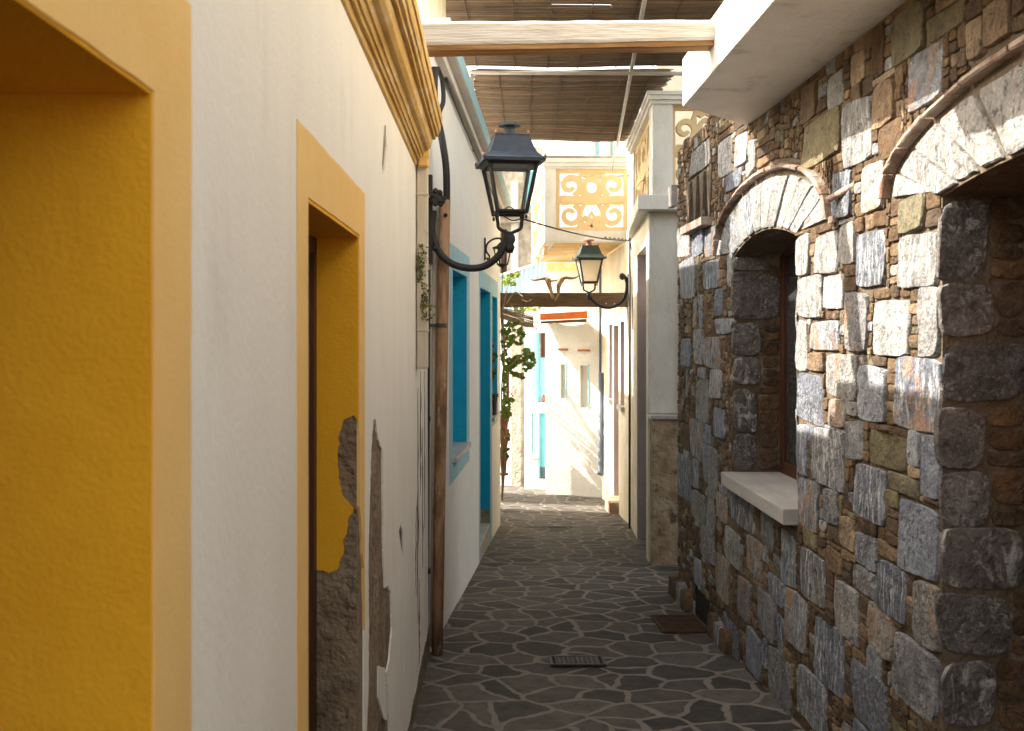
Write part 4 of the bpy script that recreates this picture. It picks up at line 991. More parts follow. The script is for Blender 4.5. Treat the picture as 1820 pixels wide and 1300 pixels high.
# leaning pale slab beside the stone wall top
m = MB(); m.box(1.405, 1.455, 7.70, 7.86, EYE+(590-368)*7.75/F, EYE+(590-330)*7.75/F); m.build('tail_stone', marble, H3, bevel=.006)

# projecting balcony over the lane
zs0, zs1 = EYE+1.13, EYE+1.27
bl = MB(); bl.box(.69, 1.72, 12.5, 16.4, zs0, zs1); bal = bl.build('balcony', pier_m, H4, bevel=.006)
m = MB(); m.box(.83, 1.70, 12.72, 16.0, zs0-.006, zs0-.0005); m.build('soffit_panel', soffit_y, bal)
yb = 12.5; X0 = (962-870)*yb/F; X1 = 1.72; zcap = EYE+(590-300)*yb/F
m = MB(); m.box(.69, .835, 12.51, 12.63, zs1, zcap); m.build('balcony_post', pier_m, bal, bevel=.004)
m = MB(); m.box(.69, .81, 16.2, 16.35, zs1, zcap); m.build('balcony_post', pier_m, bal, bevel=.004)
m = MB()
for ex, a, b in ((.0, 0, .03), (.025, .03, .08), (.045, .08, .14)):
    m.box(.69-ex, 1.72, 12.51-ex, 12.63+ex, zcap+a, zcap+b-.001); m.box(.69-ex, .81+ex, 12.631+ex, 16.35, zcap+a, zcap+b-.001)
m.build('balcony_rail', pier_m, bal)
m = MB(); fP = frame(.838, 12.57, 1, 0, 1); fret(m, lambda u, v, w_: fP(u, zs1+.0+v, w_), .90, zcap-zs1-.0, t=.082, d=.07); m.build('fretwork_panel', ochre_soft, bal)
m = MB(); fQ = frame(.745, 12.65, 0, 1, -1); fret(m, lambda u, v, w_: fQ(u, zs1+v, w_), 3.5, zcap-zs1, t=.11); m.build('fretwork_panel', ochre_soft, bal)
# pipes on the lane wall
m = MB(); m.tube([fA(2.35, GZ(11.6), .03), fA(2.35, EYE-.5, .03), fA(2.35, EYE+1.1, .03)], .014, 8); tag(m.build('wall_pipe', irongrate, smooth=True), 'thin dark pipe running down the cream lane wall', 'pipe')
m = MB(); q = P(1072, 0, 15.0); m.tube([(1.68, 15.1, EYE-.62), (1.68, 15.1, EYE+1.1)], .02, 8, col=(1,1,1)); m.tube([(1.66, 14.98, EYE-2.15), (1.68, 15.0, EYE-2.1), (1.69, 15.0, EYE-.62)], .05, 10)
tag(m.build('downpipe', pipegrey, smooth=True), 'blue grey round downpipe at the far end of the cream wall', 'drainpipe')

# ================================================================== FAR END
AE = R(34)
fE = frame(.60, 16.05, math.cos(AE), -math.sin(AE), 1)      # w towards the lane
LE = 1.50
H5 = thing('end_white_house', fE(.6, -1, 0), 'bright white house closing the far end with two small windows', 'house')
def EP(px, py):                 # photo point on the end wall
    k = (px-870)/F; u = (k*16.05-.60)/(math.cos(AE)+k*math.sin(AE)); y = 16.05-math.sin(AE)*u
    return u, EYE-(py-590)*y/F
we1 = (EP(996,0)[0], EP(1006,0)[0], EP(1000,708)[1], EP(1000,648)[1]); we2 = (EP(1031,0)[0], EP(1046,0)[0], EP(1038,725)[1], EP(1038,650)[1])
u5 = EP(969, 0)[0]
m = MB(); m.plate(rect(u5, LE+.5, -2.2, EYE+.95), [rect(*we1), rect(*we2)], fE, -.25, 0); m.build('wall', farwhite, H5)
for q in (we1, we2):
    m = MB(); fbox(m, fE, q[0]+.001, q[1]-.001, q[2], q[3], -.07, -.05); f_ = m.build('window', canvas, H5)
    m = MB(); fbox(m, fE, q[1]-.012, q[1]+.012, q[2]-.02, q[3]+.03, -.1, .006); m.build('shutter', bluetrim, f_)
    m = MB(); fbox(m, fE, q[0]-.03, q[1]+.03, q[3]+.22, q[3]+.25, -.01, .03); m.build('lintel_strip', terracotta, f_)
m = MB(); fbox(m, fE, u5, LE+.45, -2.2, EYE+.9, -2.5, -.251); m.build('body', farwhite, H5)
# neighbour set back to the left with turquoise joinery
fG = frame(.20, 17.6, math.cos(R(35)), -math.sin(R(35)), 1)
def GP(px, py):
    a = R(35); k = (px-870)/F; u = (k*17.6-.20)/(math.cos(a)+k*math.sin(a)); y = 17.6-math.sin(a)*u
    return u, EYE-(py-590)*y/F
H6 = thing('turquoise_door_house', fG(.6, -1, 0), 'white far house with turquoise door, shutters and striped lower gate', 'house')
uA, uB = GP(932,0)[0], GP(985,0)[0]
dg = (GP(957,0)[0], GP(973,0)[0], GP(965,852)[1], GP(965,735)[1]); ug = (GP(955,0)[0], GP(973,0)[0], GP(965,716)[1], GP(965,592)[1])
sg = (GP(944.5,0)[0], GP(954.5,0)[0], GP(950,808)[1], GP(950,735)[1])
m = MB(); m.plate(rect(uA, uB, -2.4, EYE+.9), [rect(*dg), rect(*ug), rect(*sg)], fG, -.3, 0); m.build('wall', farwhite, H6)
m = MB(); fbox(m, fG, *dg[:2], dg[2]+.2, dg[3], -.08, -.03); fbox(m, fG, dg[0], dg[0]+.02, dg[2], dg[3], -.029, .01); m.build('door', turq, H6)
m = MB(); fbox(m, fG, *dg[:2], dg[2], dg[2]+.199, -.09, -.035); m.build('door_kickboard', pipegrey, H6)
m = MB(); fbox(m, fG, *ug[:2], ug[2], ug[3]-.42, -.09, -.05); m.build('niche_back', bluetrim, H6)
m = MB(); fbox(m, fG, ug[0]-.02, ug[0]+.02, ug[2]+.02, ug[3], -.04, .02); m.build('shutter', turq, H6); m = MB(); fbox(m, fG, sg[0]-.10, sg[1]-.05, ug[2]+.08, ug[3]-.02, .001, .015); m.build('shutter', bluetrim, H6)
m = MB(); fbox(m, fG, ug[0]+.055, ug[1], ug[3]-.419, ug[3], -.08, -.035); m.build('board_panel', brownwood, H6)
m = MB(); fbox(m, fG, sg[0]+.001, sg[1]-.001, sg[2], sg[3], -.05, -.02); m.build('gate', turq, H6)
m = MB()
for k in range(3): a = sg[0]+.012+k*(sg[1]-sg[0]-.02)/3; fbox(m, fG, a+.022, a+.030, sg[2], sg[3], -.019, -.012)
m.build('gate_bars', whitepaint, H6)
m = MB(); fbox(m, fG, ug[0]-.02, ug[1]+.02, ug[2]-.12, ug[2], -.15, .05); m.build('ledge', farwhite, H6); m = MB(); fbox(m, fG, sg[0]-.05, sg[1]+.03, sg[2]-.06, sg[2], -.1, .05); m.build('ledge', farwhite, H6)
jug = thing('clay_jug', fG(ug[0]+.1, ug[2], -.05), 'small clay jug on the turquoise niche ledge', 'jug')
m = MB(); m.lathe([(.02,0),(.035,.03),(.04,.07),(.02,.1),(.024,.13)], fG(ug[0]+.10, ug[2]+.001, -.06), 12); m.build('body', terracotta, jug)
m = MB(); m.tube([fG(ug[0]+.135, ug[2]+.05, -.06), fG(ug[0]+.155, ug[2]+.08, -.06), fG(ug[0]+.125, ug[2]+.12, -.06)], .006, 6); m.build('handle', terracotta, jug)
# old stuccoed wall and pilaster on the left
fO = frame(-.6, 18.9, math.cos(R(33)), -math.sin(R(33)), 1)
H7 = thing('old_stucco_house', fO(.8, -1, 0), 'old peeling stucco house with rough pilaster behind the vine', 'house')
def OP(px, py):
    a = R(33); k = (px-870)/F; u = (k*18.9+.6)/(math.cos(a)+k*math.sin(a)); y = 18.9-math.sin(a)*u
    return u, EYE-(py-590)*y/F
m = MB(); a0 = OP(865,0)[0]; a1 = OP(934,0)[0]; wq = (OP(897,0)[0], OP(905,0)[0], OP(900,706)[1], OP(900,655)[1])
m.plate(rect(a0-1.5, a1, -2.8, EYE+.75), [rect(*wq)], fO, -.3, 0); m.build('wall', farwhite, H7)
m = MB(); fbox(m, fO, wq[0], wq[1], wq[2], wq[3], -.1, -.06); m.build('window', brownwood, H7)
m = MB(); fbox(m, fO, OP(915,0)[0], OP(932,0)[0], -2.8, EYE+.9, .002, .10); m.build('pilaster', oldstone, H7, bevel=.02)
m = MB(); fbox(m, fO, OP(916,0)[0]-.05, OP(916,0)[0]-.02, -2.8, EYE+.5, .02, .05); m.build('pilaster_pipe', irongrate, H7)
# upper walls behind, weathered
H8 = thing('upper_stone_house', (.3, 21, -1), 'tall weathered pale stone house rising behind the corrugated sheet', 'house')
m = MB(); f8 = frame(-1.2, 22.0, math.cos(R(24)), -math.sin(R(24)), 1)
m.plate(rect(-.5, 3.2, -2.5, EYE+3.9), [rect(1.55, 1.72, EYE+1.0, EYE+2.2), rect(2.1, 2.5, EYE+2.6, EYE+3.5)], f8, -.3, 0); m.build('wall', oldstone, H8)
m = MB()
for a in (1.35, 1.85, 2.55): fbox(m, f8, a, a+.14, EYE+.8, EYE+3.2, .003, .08)
m.build('pilaster', farwhite, H8)
m = MB(); fbox(m, f8, 1.4, 2.2, EYE+2.3, EYE+2.42, .081, .3); fbox(m, f8, 1.3, 2.3, EYE+2.42, EYE+2.5, .083, .4); m.build('ledge', oldstone, H8, bevel=.01)
m = MB(); fbox(m, f8, 2.15, 2.4, EYE+2.6, EYE+3.4, -.1, -.05); m.build('shutter', turq, H8)
m = MB(); fbox(m, f8, 1.55, 1.72, EYE+1.0, EYE+2.2, -.15, -.1); m.build('window', brownwood, H8)
# white block high behind the balcony
H9 = thing('upper_white_house', (2, 20, -1), 'bright white upper storey behind the projecting balcony', 'house')
f9 = frame(1.08, 20.3, math.cos(R(35)), -math.sin(R(35)), 1)
m = MB(); m.plate(rect(0, 4.2, EYE-2, EYE+5), [rect(1.15, 1.32, EYE+3.1, EYE+4.6), rect(1.5, 1.62, EYE+3.2, EYE+4.6)], f9, -.3, 0); m.build('wall', farwhite, H9)
m = MB(); fbox(m, f9, 1.15, 1.62, EYE+3.1, EYE+4.6, -.2, -.15); m.build('window', bluetrim, H9)
m = MB(); fbox(m, f9, 0, 4.0, EYE+3.02, EYE+3.10, .001, .08); m.build('string_course', pier_m, H9)
# yellow gable bit under the balcony
H10 = thing('yellow_wall', (1.4, 17.2, 0), 'low soft yellow wall with slanted foot below the projecting balcony', 'wall')
m = MB(); fy = frame(.0, 17.2, 1, 0, 1)
def YP(px, py): return ((px-870)*17.2/F, EYE-(py-590)*17.2/F)
m.plate([YP(973,480), YP(1000,487), YP(1050,510), YP(1050,518), YP(1125,518), YP(1125,430), YP(968,430)], [], fy, -.2, 0); m.build('panel', soffit_y, H10)
m = MB(); m.plate([YP(1078,492), YP(1112,500), YP(1125,520), YP(1078,520)], [], fy, .001, .05); m.build('patch', cream, H10)

# corrugated sheet
cs = MB(); n = 22; vs = []
for i in range(n*4+1):
    u = -.3+1.9*i/(n*4); t = u; off = .022*(1 if i % 4 < 2 else -1)
    x = 0.05+t*.92; y = 17.9-.35*t
    zt_ = EYE+.95+.27*t
    vs += [(x, y-off, EYE+.28), (x, y-off, zt_), (x, y-off+.004, EYE+.28), (x, y-off+.004, zt_)]
fs = []
for i in range(n*4):
    a = i*4; b = a+4; fs += [(a, b, b+1, a+1), (a+2, a+3, b+3, b+2), (a+1, b+1, b+3, a+3), (a, a+2, b+2, b)]
cs.add(vs, fs); tag(cs.build('corrugated_sheet', corr), 'pale blue corrugated sheet standing behind the timber beam', 'sheet')
m = MB(); vs = []
for t in (-.3, 1.6):
    x = .05+t*.92; y = 17.9-.35*t; zt_ = EYE+.95+.27*t
    vs += [(x, y-.04, zt_), (x, y+.04, zt_), (x, y+.04, zt_+.045), (x, y-.04, zt_+.045)]
m.add(vs, [(0,1,2,3),(7,6,5,4),(0,4,5,1),(1,5,6,2),(2,6,7,3),(3,7,4,0)]); tag(m.build('sheet_capping', whitepaint), 'white capping rail along the top of the corrugated sheet', 'rail')

# orange awning
aw = thing('awning', (1.2, 15.0, EYE+.2), 'small awning with orange front board and sagging pale canvas', 'awning')
yaw = 14.6; m = MB(); a = P(960, 563, yaw); b = P(1044, 562, yaw)
fyw = frame(0, yaw, 1, 0, 1)
def AP(px, py, y=yaw): return ((px-870)*y/F, EYE-(py-590)*y/F)
m.plate([AP(960,570), AP(1044,566), AP(1044,553), AP(960,558)], [], fyw, -.03, .0); m.build('front_board', orange, aw)
m = MB(); m.plate([AP(961,576), AP(1043,573), AP(1043,567), AP(961,571)], [], fyw, -.06, -.031); m.build('back_board', darktimber, aw)
m = MB(); N1 = 20; vs = []
for j, yy in enumerate((yaw-.0, yaw+.55, yaw+1.25)):
    for i in range(N1+1):
        px = 925+(1046-925)*i/N1; sag = 575+6*math.sin(math.pi*((i % 10)/10))+ (6 if i < 7 else 0)
        p = P(px, sag, yaw); vs.append((p.x, yy, p.z+.05*j))
m.add(vs, [(j*(N1+1)+i, j*(N1+1)+i+1, (j+1)*(N1+1)+i+1, (j+1)*(N1+1)+i) for j in range(2) for i in range(N1)])
cv = m.build('canvas', canvas, aw, smooth=True); sm_ = cv.modifiers.new('thick', 'SOLIDIFY'); sm_.thickness = .008

# far timber beam across the lane
yb2 = 12.25; m = MB(); a = P(889, 532, yb2); b = P(1119, 532, yb2)
z0_ = EYE-(546-590)*yb2/F; z1_ = EYE-(521-590)*yb2/F
N1 = 24; vs = []
for i in range(N1+1):
    x = a.x-.03+(b.x+.06-a.x)*i/N1; e = .006*mnoise.noise(Vector((x*6, 0, 0))); e2 = .006*mnoise.noise(Vector((x*9, 4, 0)))
    vs += [(x, yb2-.06+e, z0_+e), (x, yb2+.08, z0_+e), (x, yb2+.08, z1_+e2), (x, yb2-.055+e2, z1_+e2)]
fs = [(i*4+k, i*4+(k+1) % 4, (i+1)*4+(k+1) % 4, (i+1)*4+k) for i in range(N1) for k in range(4)]+[(0,1,2,3), tuple(N1*4+k for k in (3,2,1,0))]
m.add(vs, fs); tb = tag(m.build('timber_beam', darktimber), 'dark old timber beam spanning the lane under the animal skull', 'beam')
for px, py in ((1077, 540), (1092, 540)):
    m = MB(); m.lathe([(.0075,0),(.0075,.006),(.002,.009)], P(px, py, yb2-.062), 8, M=Matrix.Rotation(R(90), 3, 'X')); m.build('bolt', whitepaint, tb)

# skull with horns
sk = thing('horned_skull', P(984, 520, yb2-.1), 'brown horned animal skull hung on the far timber beam', 'skull')
ys_ = yb2-.10
def sp3(l, y=ys_): return [P(a, b, y) for a, b in l]
m = MB(); m.tube(spline(sp3([(973,495),(975,503),(979,517),(983,531)]), 5), [.034,.036,.038,.038,.036,.034,.032,.030,.028,.026,.024,.022,.020,.018,.015,.010], 10)
m.tube(spline(sp3([(1000,495),(995,502),(992.5,512),(992,524),(986.5,535)]), 5), [.030,.034,.036,.036,.036,.036,.034,.032,.030,.028,.026,.024,.022,.020,.018,.016,.014,.012,.010,.008,.006], 10)
m.tube(sp3([(974,500),(986,499),(998,499)], ys_+.03), [.02,.012,.02], 8)
m.build('skull_bone', bone, sk, smooth=True)
m = MB(); m.tube(spline(sp3([(974,496),(966,495.5),(957,497.5),(948,498.5),(941,496)]), 5), [.022]*3+[.020]*3+[.018]*3+[.015]*3+[.012]*3+[.009]*3+[.005,.004,.003], 10); m.build('horn', hornm, sk, smooth=True)
m = MB(); m.tube(spline(sp3([(999,496),(1006,494),(1016,495),(1025,493),(1031,489)]), 5), [.022]*3+[.020]*3+[.018]*3+[.015]*3+[.012]*3+[.009]*3+[.005,.004,.003], 10); m.build('horn', hornm, sk, smooth=True)

# ------------------------------------------------------------------ near whitewashed beam
m = MB(); yb3 = 4.40
def beam_at(px, py, y): return P(px, py, y)
sec = []
N1 = 30; vs = []
xl, xr = -.415, .994
for i in range(N1+1):
    t = i/N1; x = xl+(xr-xl)*t; e = .003*mnoise.noise(Vector((x*5, 0, 2))); z0_ = EYE+1.262+.027*t+e; z1_ = EYE+1.375+.010*t+e
    vs += [(x, yb3, z0_), (x, yb3+.115, z0_+.004), (x, yb3+.115, z1_-.01), (x, yb3+.02, z1_+.006*mnoise.noise(Vector((x*8,1,1)))), (x, yb3-.004, z1_-.018), (x, yb3-.006, z0_+.012)]
fs = [(i*6+k, i*6+(k+1) % 6, (i+1)*6+(k+1) % 6, (i+1)*6+k) for i in range(N1) for k in range(6)]+[tuple(range(6)), tuple(N1*6+k for k in reversed(range(6)))]
m.add(vs, fs); nb = m.build('pergola_beam', greywood); tag(nb, 'pale weathered timber beam spanning the lane overhead to the white balcony slab', 'beam')
m = MB(); vs = []
for i in range(N1+1):
    t = i/N1; x = xl+.002+(xr-xl-.004)*t; z0_ = EYE+1.262+.027*t; e = .003*mnoise.noise(Vector((x*6, 3, 2)))
    vs += [(x, yb3+.004, z0_-.022+e), (x, yb3+.112, z0_-.020+e), (x, yb3+.112, z0_+.002), (x, yb3+.004, z0_+.001)]
fs = [(i*4+k, i*4+(k+1) % 4, (i+1)*4+(k+1) % 4, (i+1)*4+k) for i in range(N1) for k in range(4)]+[(0,1,2,3), tuple(N1*4+k for k in (3,2,1,0))]
m.add(vs, fs); m.build('bare_underside', rawwood, nb)

# ------------------------------------------------------------------ reed mats on steel tubes
ZR = EYE+2.3
def reed_mat(name, y0, y1, xlf, xrf, label, seed):
    rnd = random.Random(seed); root = thing(name, (.6, (y0+y1)/2, ZR), label, 'reed mat', 'reed mats over the lane')
    slits = [(rnd.uniform(y0+.1, y1-.1), rnd.uniform(xlf(y0), xrf(y0)-.5), rnd.uniform(.25, .9), rnd.uniform(.010, .030)) for _ in range(12)]
    for layer in range(2):
        m = MB(); y = y0
        while y < y1:
            r = rnd.uniform(.0045, .0085); gap = rnd.uniform(.0, .0012)
            if rnd.random() < .02: gap = rnd.uniform(.004, .016)
            a = xlf(y)+rnd.uniform(-.05, .04); b = xrf(y)+rnd.uniform(-.06, .06); n = 7
            hit = [q for q in slits if abs(q[0]-y) < q[3]]
            if hit:
                x0_, x1_ = hit[0][1], hit[0][1]+hit[0][2]
                c = rnd.uniform(.65, 1.2)
                for (aa, bb) in ((a, x0_), (x1_, b)):
                    if bb-aa > .05: m.tube([(aa+(bb-aa)*k/4, y, ZR+layer*.016+.014*math.sin((aa+(bb-aa)*k/4)*3.7+y)*.5+.02*mnoise.noise(Vector(((aa+(bb-aa)*k/4)*1.1, y*1.1, 0)))) for k in range(5)], r, 5, col=(c, c, c))
                y += 2*r+gap+.001; continue
            pts = []; ph = rnd.uniform(0, 99); bow = rnd.uniform(-.004, .004)
            for k in range(n+1):
                t = k/n; x = a+(b-a)*t
                pts.append((x, y+bow*math.sin(math.pi*t)+.003*mnoise.noise(Vector((x*2, ph, 0))), ZR+layer*.016+.014*math.sin(x*3.7+y)*.5+.02*mnoise.noise(Vector((x*1.1, y*1.1, 0)))+rnd.uniform(-.001,.001)))
            c = rnd.uniform(.65, 1.35)*(1+.9*mnoise.noise(Vector((y*9, seed, 0)))); m.tube(pts, r, 5, col=(c, c*rnd.uniform(.93, 1.03), c*rnd.uniform(.85, 1.05)))
            y += 2*r+gap+(.001 if layer == 0 else .004)
        m.build('cane_layer', reed, root)
    m = MB()
    x = xlf(y0)+.2
    while x < xrf(y0)-.05:
        pts = [(x+.03*mnoise.noise(Vector((yy*2, x*5, 0)))+(yy-y0)*.04, yy, ZR-.016+.02*mnoise.noise(Vector((x*1.1, yy*1.1, 0)))) for yy in [y0+(y1-y0)*k/30 for k in range(31)]]
        m.tube(pts, .004, 5); x += rnd.uniform(.24, .34)
    m.build('binding_wire', material('binding_'+name, (.07,.05,.035), None, bump=0), root)
XL = lambda y: -.36+.02*(y-8)
reed_mat('reed_mat', 6.45, 8.62, XL, lambda y: 1.50+.02*y-.0, 'split cane mat roofing the lane, the nearer of two behind the pale beam', 3)
reed_mat('reed_mat', 8.80, 12.0, lambda y: -.12, lambda y: 1.60, 'split cane mat roofing the lane above the black lantern, farther of the two', 4)
ps = thing('steel_pergola', (-.13, 8.65, EYE+1.9), 'thin galvanised steel tube frame carrying the cane mats', 'pergola frame')
m = MB(); pA = P(1147, -10, 6.8); m.tube([(1.02, 6.4, ZR-.045), (1.55, 12.1, ZR-.045)], .017, 8); m.build('long_tube', steel, ps, smooth=True)
m = MB(); m.tube([(-.17, 8.55, ZR-.075), (1.75, 8.55, ZR-.085)], .017, 8); m.build('cross_tube', greywood, ps, smooth=True)
m = MB(); m.tube([(.0, 12.15, ZR-.16), (1.66, 12.15, ZR-.17)], .016, 8); m.build('cross_tube', steel, ps, smooth=True)
m = MB(); m.box(-.165, -.135, 8.54, 8.58, EYE+1.55, ZR-.06); m.build('post', steel, ps)
m = MB(); m.tube([(1.52, 12.1, ZR-.03), (1.5, 12.1, ZR-.35)], .012, 6); m.build('hanger', steel, ps)

# ------------------------------------------------------------------ street lamps
def lantern(root, c, s_=1.0, yaw=0, body=blackiron, roofm=blueblack, glassm=clearglass, cap=None):
    # c = centre of the body's bottom square
    Rm = Matrix.Rotation(yaw, 3, 'Z')
    def T(x, y, z): return Vector(c)+Rm @ Vector((x*s_, y*s_, z*s_))
    hb, ht, H = .088, .150, .325
    fr_ = MB()
    corners = [(-1,-1),(1,-1),(1,1),(-1,1)]
    for sx, sy in corners:
        fr_.tube([T(sx*hb, sy*hb, 0), T(sx*ht, sy*ht, H)], .0125*s_, 4)
    for (h, z, t) in ((hb, .012, .018), (ht, H-.012, .028)):
        for k in range(4):
            (ax, ay), (bx, by) = corners[k], corners[(k+1) % 4]
            fr_.tube([T(ax*h, ay*h, z), T(bx*h, by*h, z)], t*s_*.75, 4)
    for sx, sy in corners: fr_.lathe([(.004*s_,-.028*s_),(.009*s_,-.016*s_),(.005*s_,0)], T(sx*hb, sy*hb, -.005), 6)
    f = fr_.build('lantern_frame', body, root)
    gl = MB()
    for k in range(4):
        (ax, ay), (bx, by) = corners[k], corners[(k+1) % 4]
        q = .97
        pts = [T(ax*hb*q, ay*hb*q, .02), T(bx*hb*q, by*hb*q, .02), T(bx*ht*q, by*ht*q, H-.02), T(ax*ht*q, ay*ht*q, H-.02)]
        gl.add(pts, [(0,1,2,3)])
    gl.build('glass_panes', glassm, f, recalc=False)
    rf = MB(); prof = [(.196,H-.015),(.200,H+.004),(.178,H+.016),(.150,H+.045),(.132,H+.085),(.118,H+.125),(.108,H+.150),(.110,H+.160),(.060,H+.163)]
    vs = []
    for r_, z in prof:
        for sx, sy in corners: vs.append(T(sx*r_*.97, sy*r_*.97, z))
    n = len(prof); fs = [(i*4+k, i*4+(k+1) % 4, (i+1)*4+(k+1) % 4, (i+1)*4+k) for i in range(n-1) for k in range(4)]
    fs += [(0,1,2,3)[::-1], tuple((n-1)*4+k for k in range(4))]
    rf.add(vs, fs); r = rf.build('lantern_roof', roofm, root)
    ch = MB(); ch.lathe([(z1*s_, z2*s_) for z1, z2 in ((.048,H+.155),(.038,H+.18),(.030,H+.215),(.032,H+.222),(.070,H+.224),(.070,H+.230),(.055,H+.243),(.025,H+.252),(.012,H+.256))], c, 14)
    ch.build('chimney_cap', cap or roofm, r, smooth=False)
    for sx, sy in corners:
        kn = MB(); kn.lathe([(.004*s_,0),(.010*s_,.008*s_),(.006*s_,.020*s_),(.002*s_,.026*s_)], T(sx*.100, sy*.100, H+.160), 6); kn.build('finial', copper, r)
        kn = MB(); kn.lathe([(.004*s_,0),(.010*s_,.008*s_),(.006*s_,.018*s_),(.002*s_,.024*s_)], T(sx*.188, sy*.188, H+.005), 6); kn.build('finial', copper, r)
    ly = MB()
    for sx in (-1, 1):
        ly.tube(spline([T(sx*hb*.95, 0, 0), T(sx*.075, 0, -.05), T(sx*.068, 0, -.085), T(sx*.025, 0, -.108), T(0, 0, -.12)], 5), .011*s_, 8)
    ly.build('lyre_support', body, root, smooth=True)
    return T

y1 = 5.86
L1 = thing('street_lamp', P(775, 400, y1), 'large black four sided street lantern on curved arm beside the rusty pipe', 'street lamp', 'street lamps along the lane')
c = P(906, 382, y1); T = lantern(L1, c, .945, R(8))
m = MB(); m.lathe([(.016,-.0),(.03,-.02),(.034,-.045),(.022,-.07),(.030,-.085),(.018,-.12)], c+Vector((0,0,-.105)), 12)
m.tube(spline([P(903,412,y1),P(898,432,y1),P(886,455,y1),P(862,473,y1),P(835,477,y1),P(805,470,y1),P(783,452,y1),P(771,428,y1),P(768,405,y1),P(770,375,y1)], 6), .021, 12)
m.build('arm', blackiron, L1, smooth=True)
m = MB(); rnd = random.Random(2); cc = P(776, 353, 5.80)
for k in range(14):
    a = 2*math.pi*k/14; q = cc+Vector((.035*math.cos(a)*rnd.uniform(.5,1.1), -.01+rnd.uniform(-.02,.02), .045*math.sin(a)*rnd.uniform(.5,1.1)))
    m.lathe([(.004,-.016),(.016,-.008),(.018,.004),(.010,.014),(.003,.018)], q, 8)
m.lathe([(.01,-.04),(.035,-.02),(.038,.01),(.02,.035)], cc, 10)
m.box(-.358, -.335, y1-.03, y1+.03, EYE+.40, EYE+.92)
m.lathe([(.004,-.02),(.018,-.006),(.018,.006),(.004,.02)], P(772,441,5.84), 8)
m.build('wall_bracket', blackiron, L1)

y2_ = 12.0
L2 = thing('street_lamp', P(1118, 520, y2_), 'green topped street lantern with milky glass on curved arm by the skull', 'street lamp', 'street lamps along the lane')
c = P(1047, 504, y2_); lantern(L2, c, .93, R(4), roofm=greenblack, glassm=frostglass, cap=copper)
m = MB(); m.lathe([(.014,0),(.028,-.02),(.032,-.045),(.02,-.07),(.02,-.10)], c+Vector((0,0,-.10)), 12)
m.tube(spline([P(1048,520,y2_),P(1052,532,y2_),P(1064,543,y2_),P(1080,547,y2_),P(1097,543,y2_),P(1108,533,y2_),P(1114,515,y2_),P(1114,500,y2_),P(1109,491,y2_),P(1104,493,y2_)], 6), [.020]*37+[.022]*18, 12)
m.build('arm', blackiron, L2, smooth=True)
m = MB(); m.box(1.665, 1.695, y2_-.03, y2_+.03, EYE+.30, EYE+.70)
cc = P(1106, 492, y2_)
for k in range(8):
    a = 2*math.pi*k/8; m.lathe([(.004,-.016),(.018,-.006),(.018,.006),(.004,.018)], cc+Vector((.022*math.cos(a), -.01, .028*math.sin(a))), 8)
m.build('wall_bracket', greenblack, L2)

y3 = 9.75
L3 = thing('street_lamp', P(862, 445, y3), 'small black hexagonal lantern hanging from scroll bracket on the blue trimmed house', 'street lamp', 'street lamps along the lane')
wx = -.832+.08*y3
m = MB(); m.box(wx, wx+.016, y3-.012, y3+.012, EYE-(463-590)*y3/F, EYE-(423-590)*y3/F)
m.tube(spline([P(865,458,y3),P(867,462,y3),P(870,456,y3),P(864,446,y3),P(866,434,y3),P(876,426,y3),P(888,424,y3),P(893,430,y3)], 6), .009, 8); m.build('scroll_bracket', blackiron, L3, smooth=False)
c = P(893, 432, y3); m = MB()
m.lathe([(.006,.02),(.03,0),(.055,-.025),(.10,-.045),(.10,-.055),(.085,-.058)], c, 6); m.build('lantern_roof', blackiron, L3)
m = MB()
for k in range(6):
    a = 2*math.pi*k/6; p0 = c+Vector((.085*math.cos(a), .085*math.sin(a), -.055)); p1 = c+Vector((.048*math.cos(a), .048*math.sin(a), -.215)); m.tube([p0, p1], .007, 5)
m.lathe([(.052,-.205),(.055,-.215),(.03,-.235),(.012,-.24),(.010,-.26),(.002,-.27)], c, 6)
f_ = m.build('lantern_frame', blackiron, L3)
m = MB(); m.lathe([(.08,-.058),(.045,-.21)], c, 6); g_ = m.build('glass_panes', clearglass, f_)
m = MB(); m.tube([c+Vector((0,0,-.26)), c+Vector((-.005,0,-.6)), c+Vector((0,.01,-1.2))], .0035, 5); m.build('hanging_wire', cablem, L3)

# cables
cb = MB(); cb.tube(spline([P(776,120,6.02)+Vector((-.01,0,0)), P(772,170,6.02), P(779,215,5.98), P(786,250,5.95), P(793,300,5.94), P(794,362,5.93)], 8), .022, 10)
cb.tube(spline([P(778,122,6.2), P(786,145,6.05), P(788,180,6.0), P(781,205,5.98), P(786,250,5.97), P(791,300,5.96)], 8), .014, 8)
tag(cb.build('power_cable', cablem, smooth=True), 'thick black cable looping from the parapet down into the rusty pipe', 'cable')
cb = MB(); pts = []
a, b = Vector(P(925, 388, 5.9)), Vector(P(1120, 428, 11.2))
for k in range(21):
    t = k/20; p = a.lerp(b, t); p.z -= .10*4*t*(1-t)*.35; pts.append(p)
cb.tube(pts, .0055, 6)
tw = [pts[-1].lerp(pts[10], .8*k/40)+Vector((0, .0, .012*math.sin(k*1.1))) for k in range(41)]; cb.tube(tw, .005, 5)
cb.tube(spline([pts[-1], pts[-1]+Vector((.02, 0, -.15)), pts[-1]+Vector((.03, .02, -.6)), pts[-1]+Vector((.03, .02, -1.0))], 6), .005, 5)
cb.tube(spline([P(880,382,5.86), P(895,374,5.86), P(905,368,5.86), P(917,376,5.86), P(925,388,5.9), P(910,392,5.86), P(895,384,5.86)], 5), .004, 5)
tag(cb.build('thin_wire', cablem, smooth=True), 'thin twisted wire crossing from the near lantern to the cream wall', 'wire')
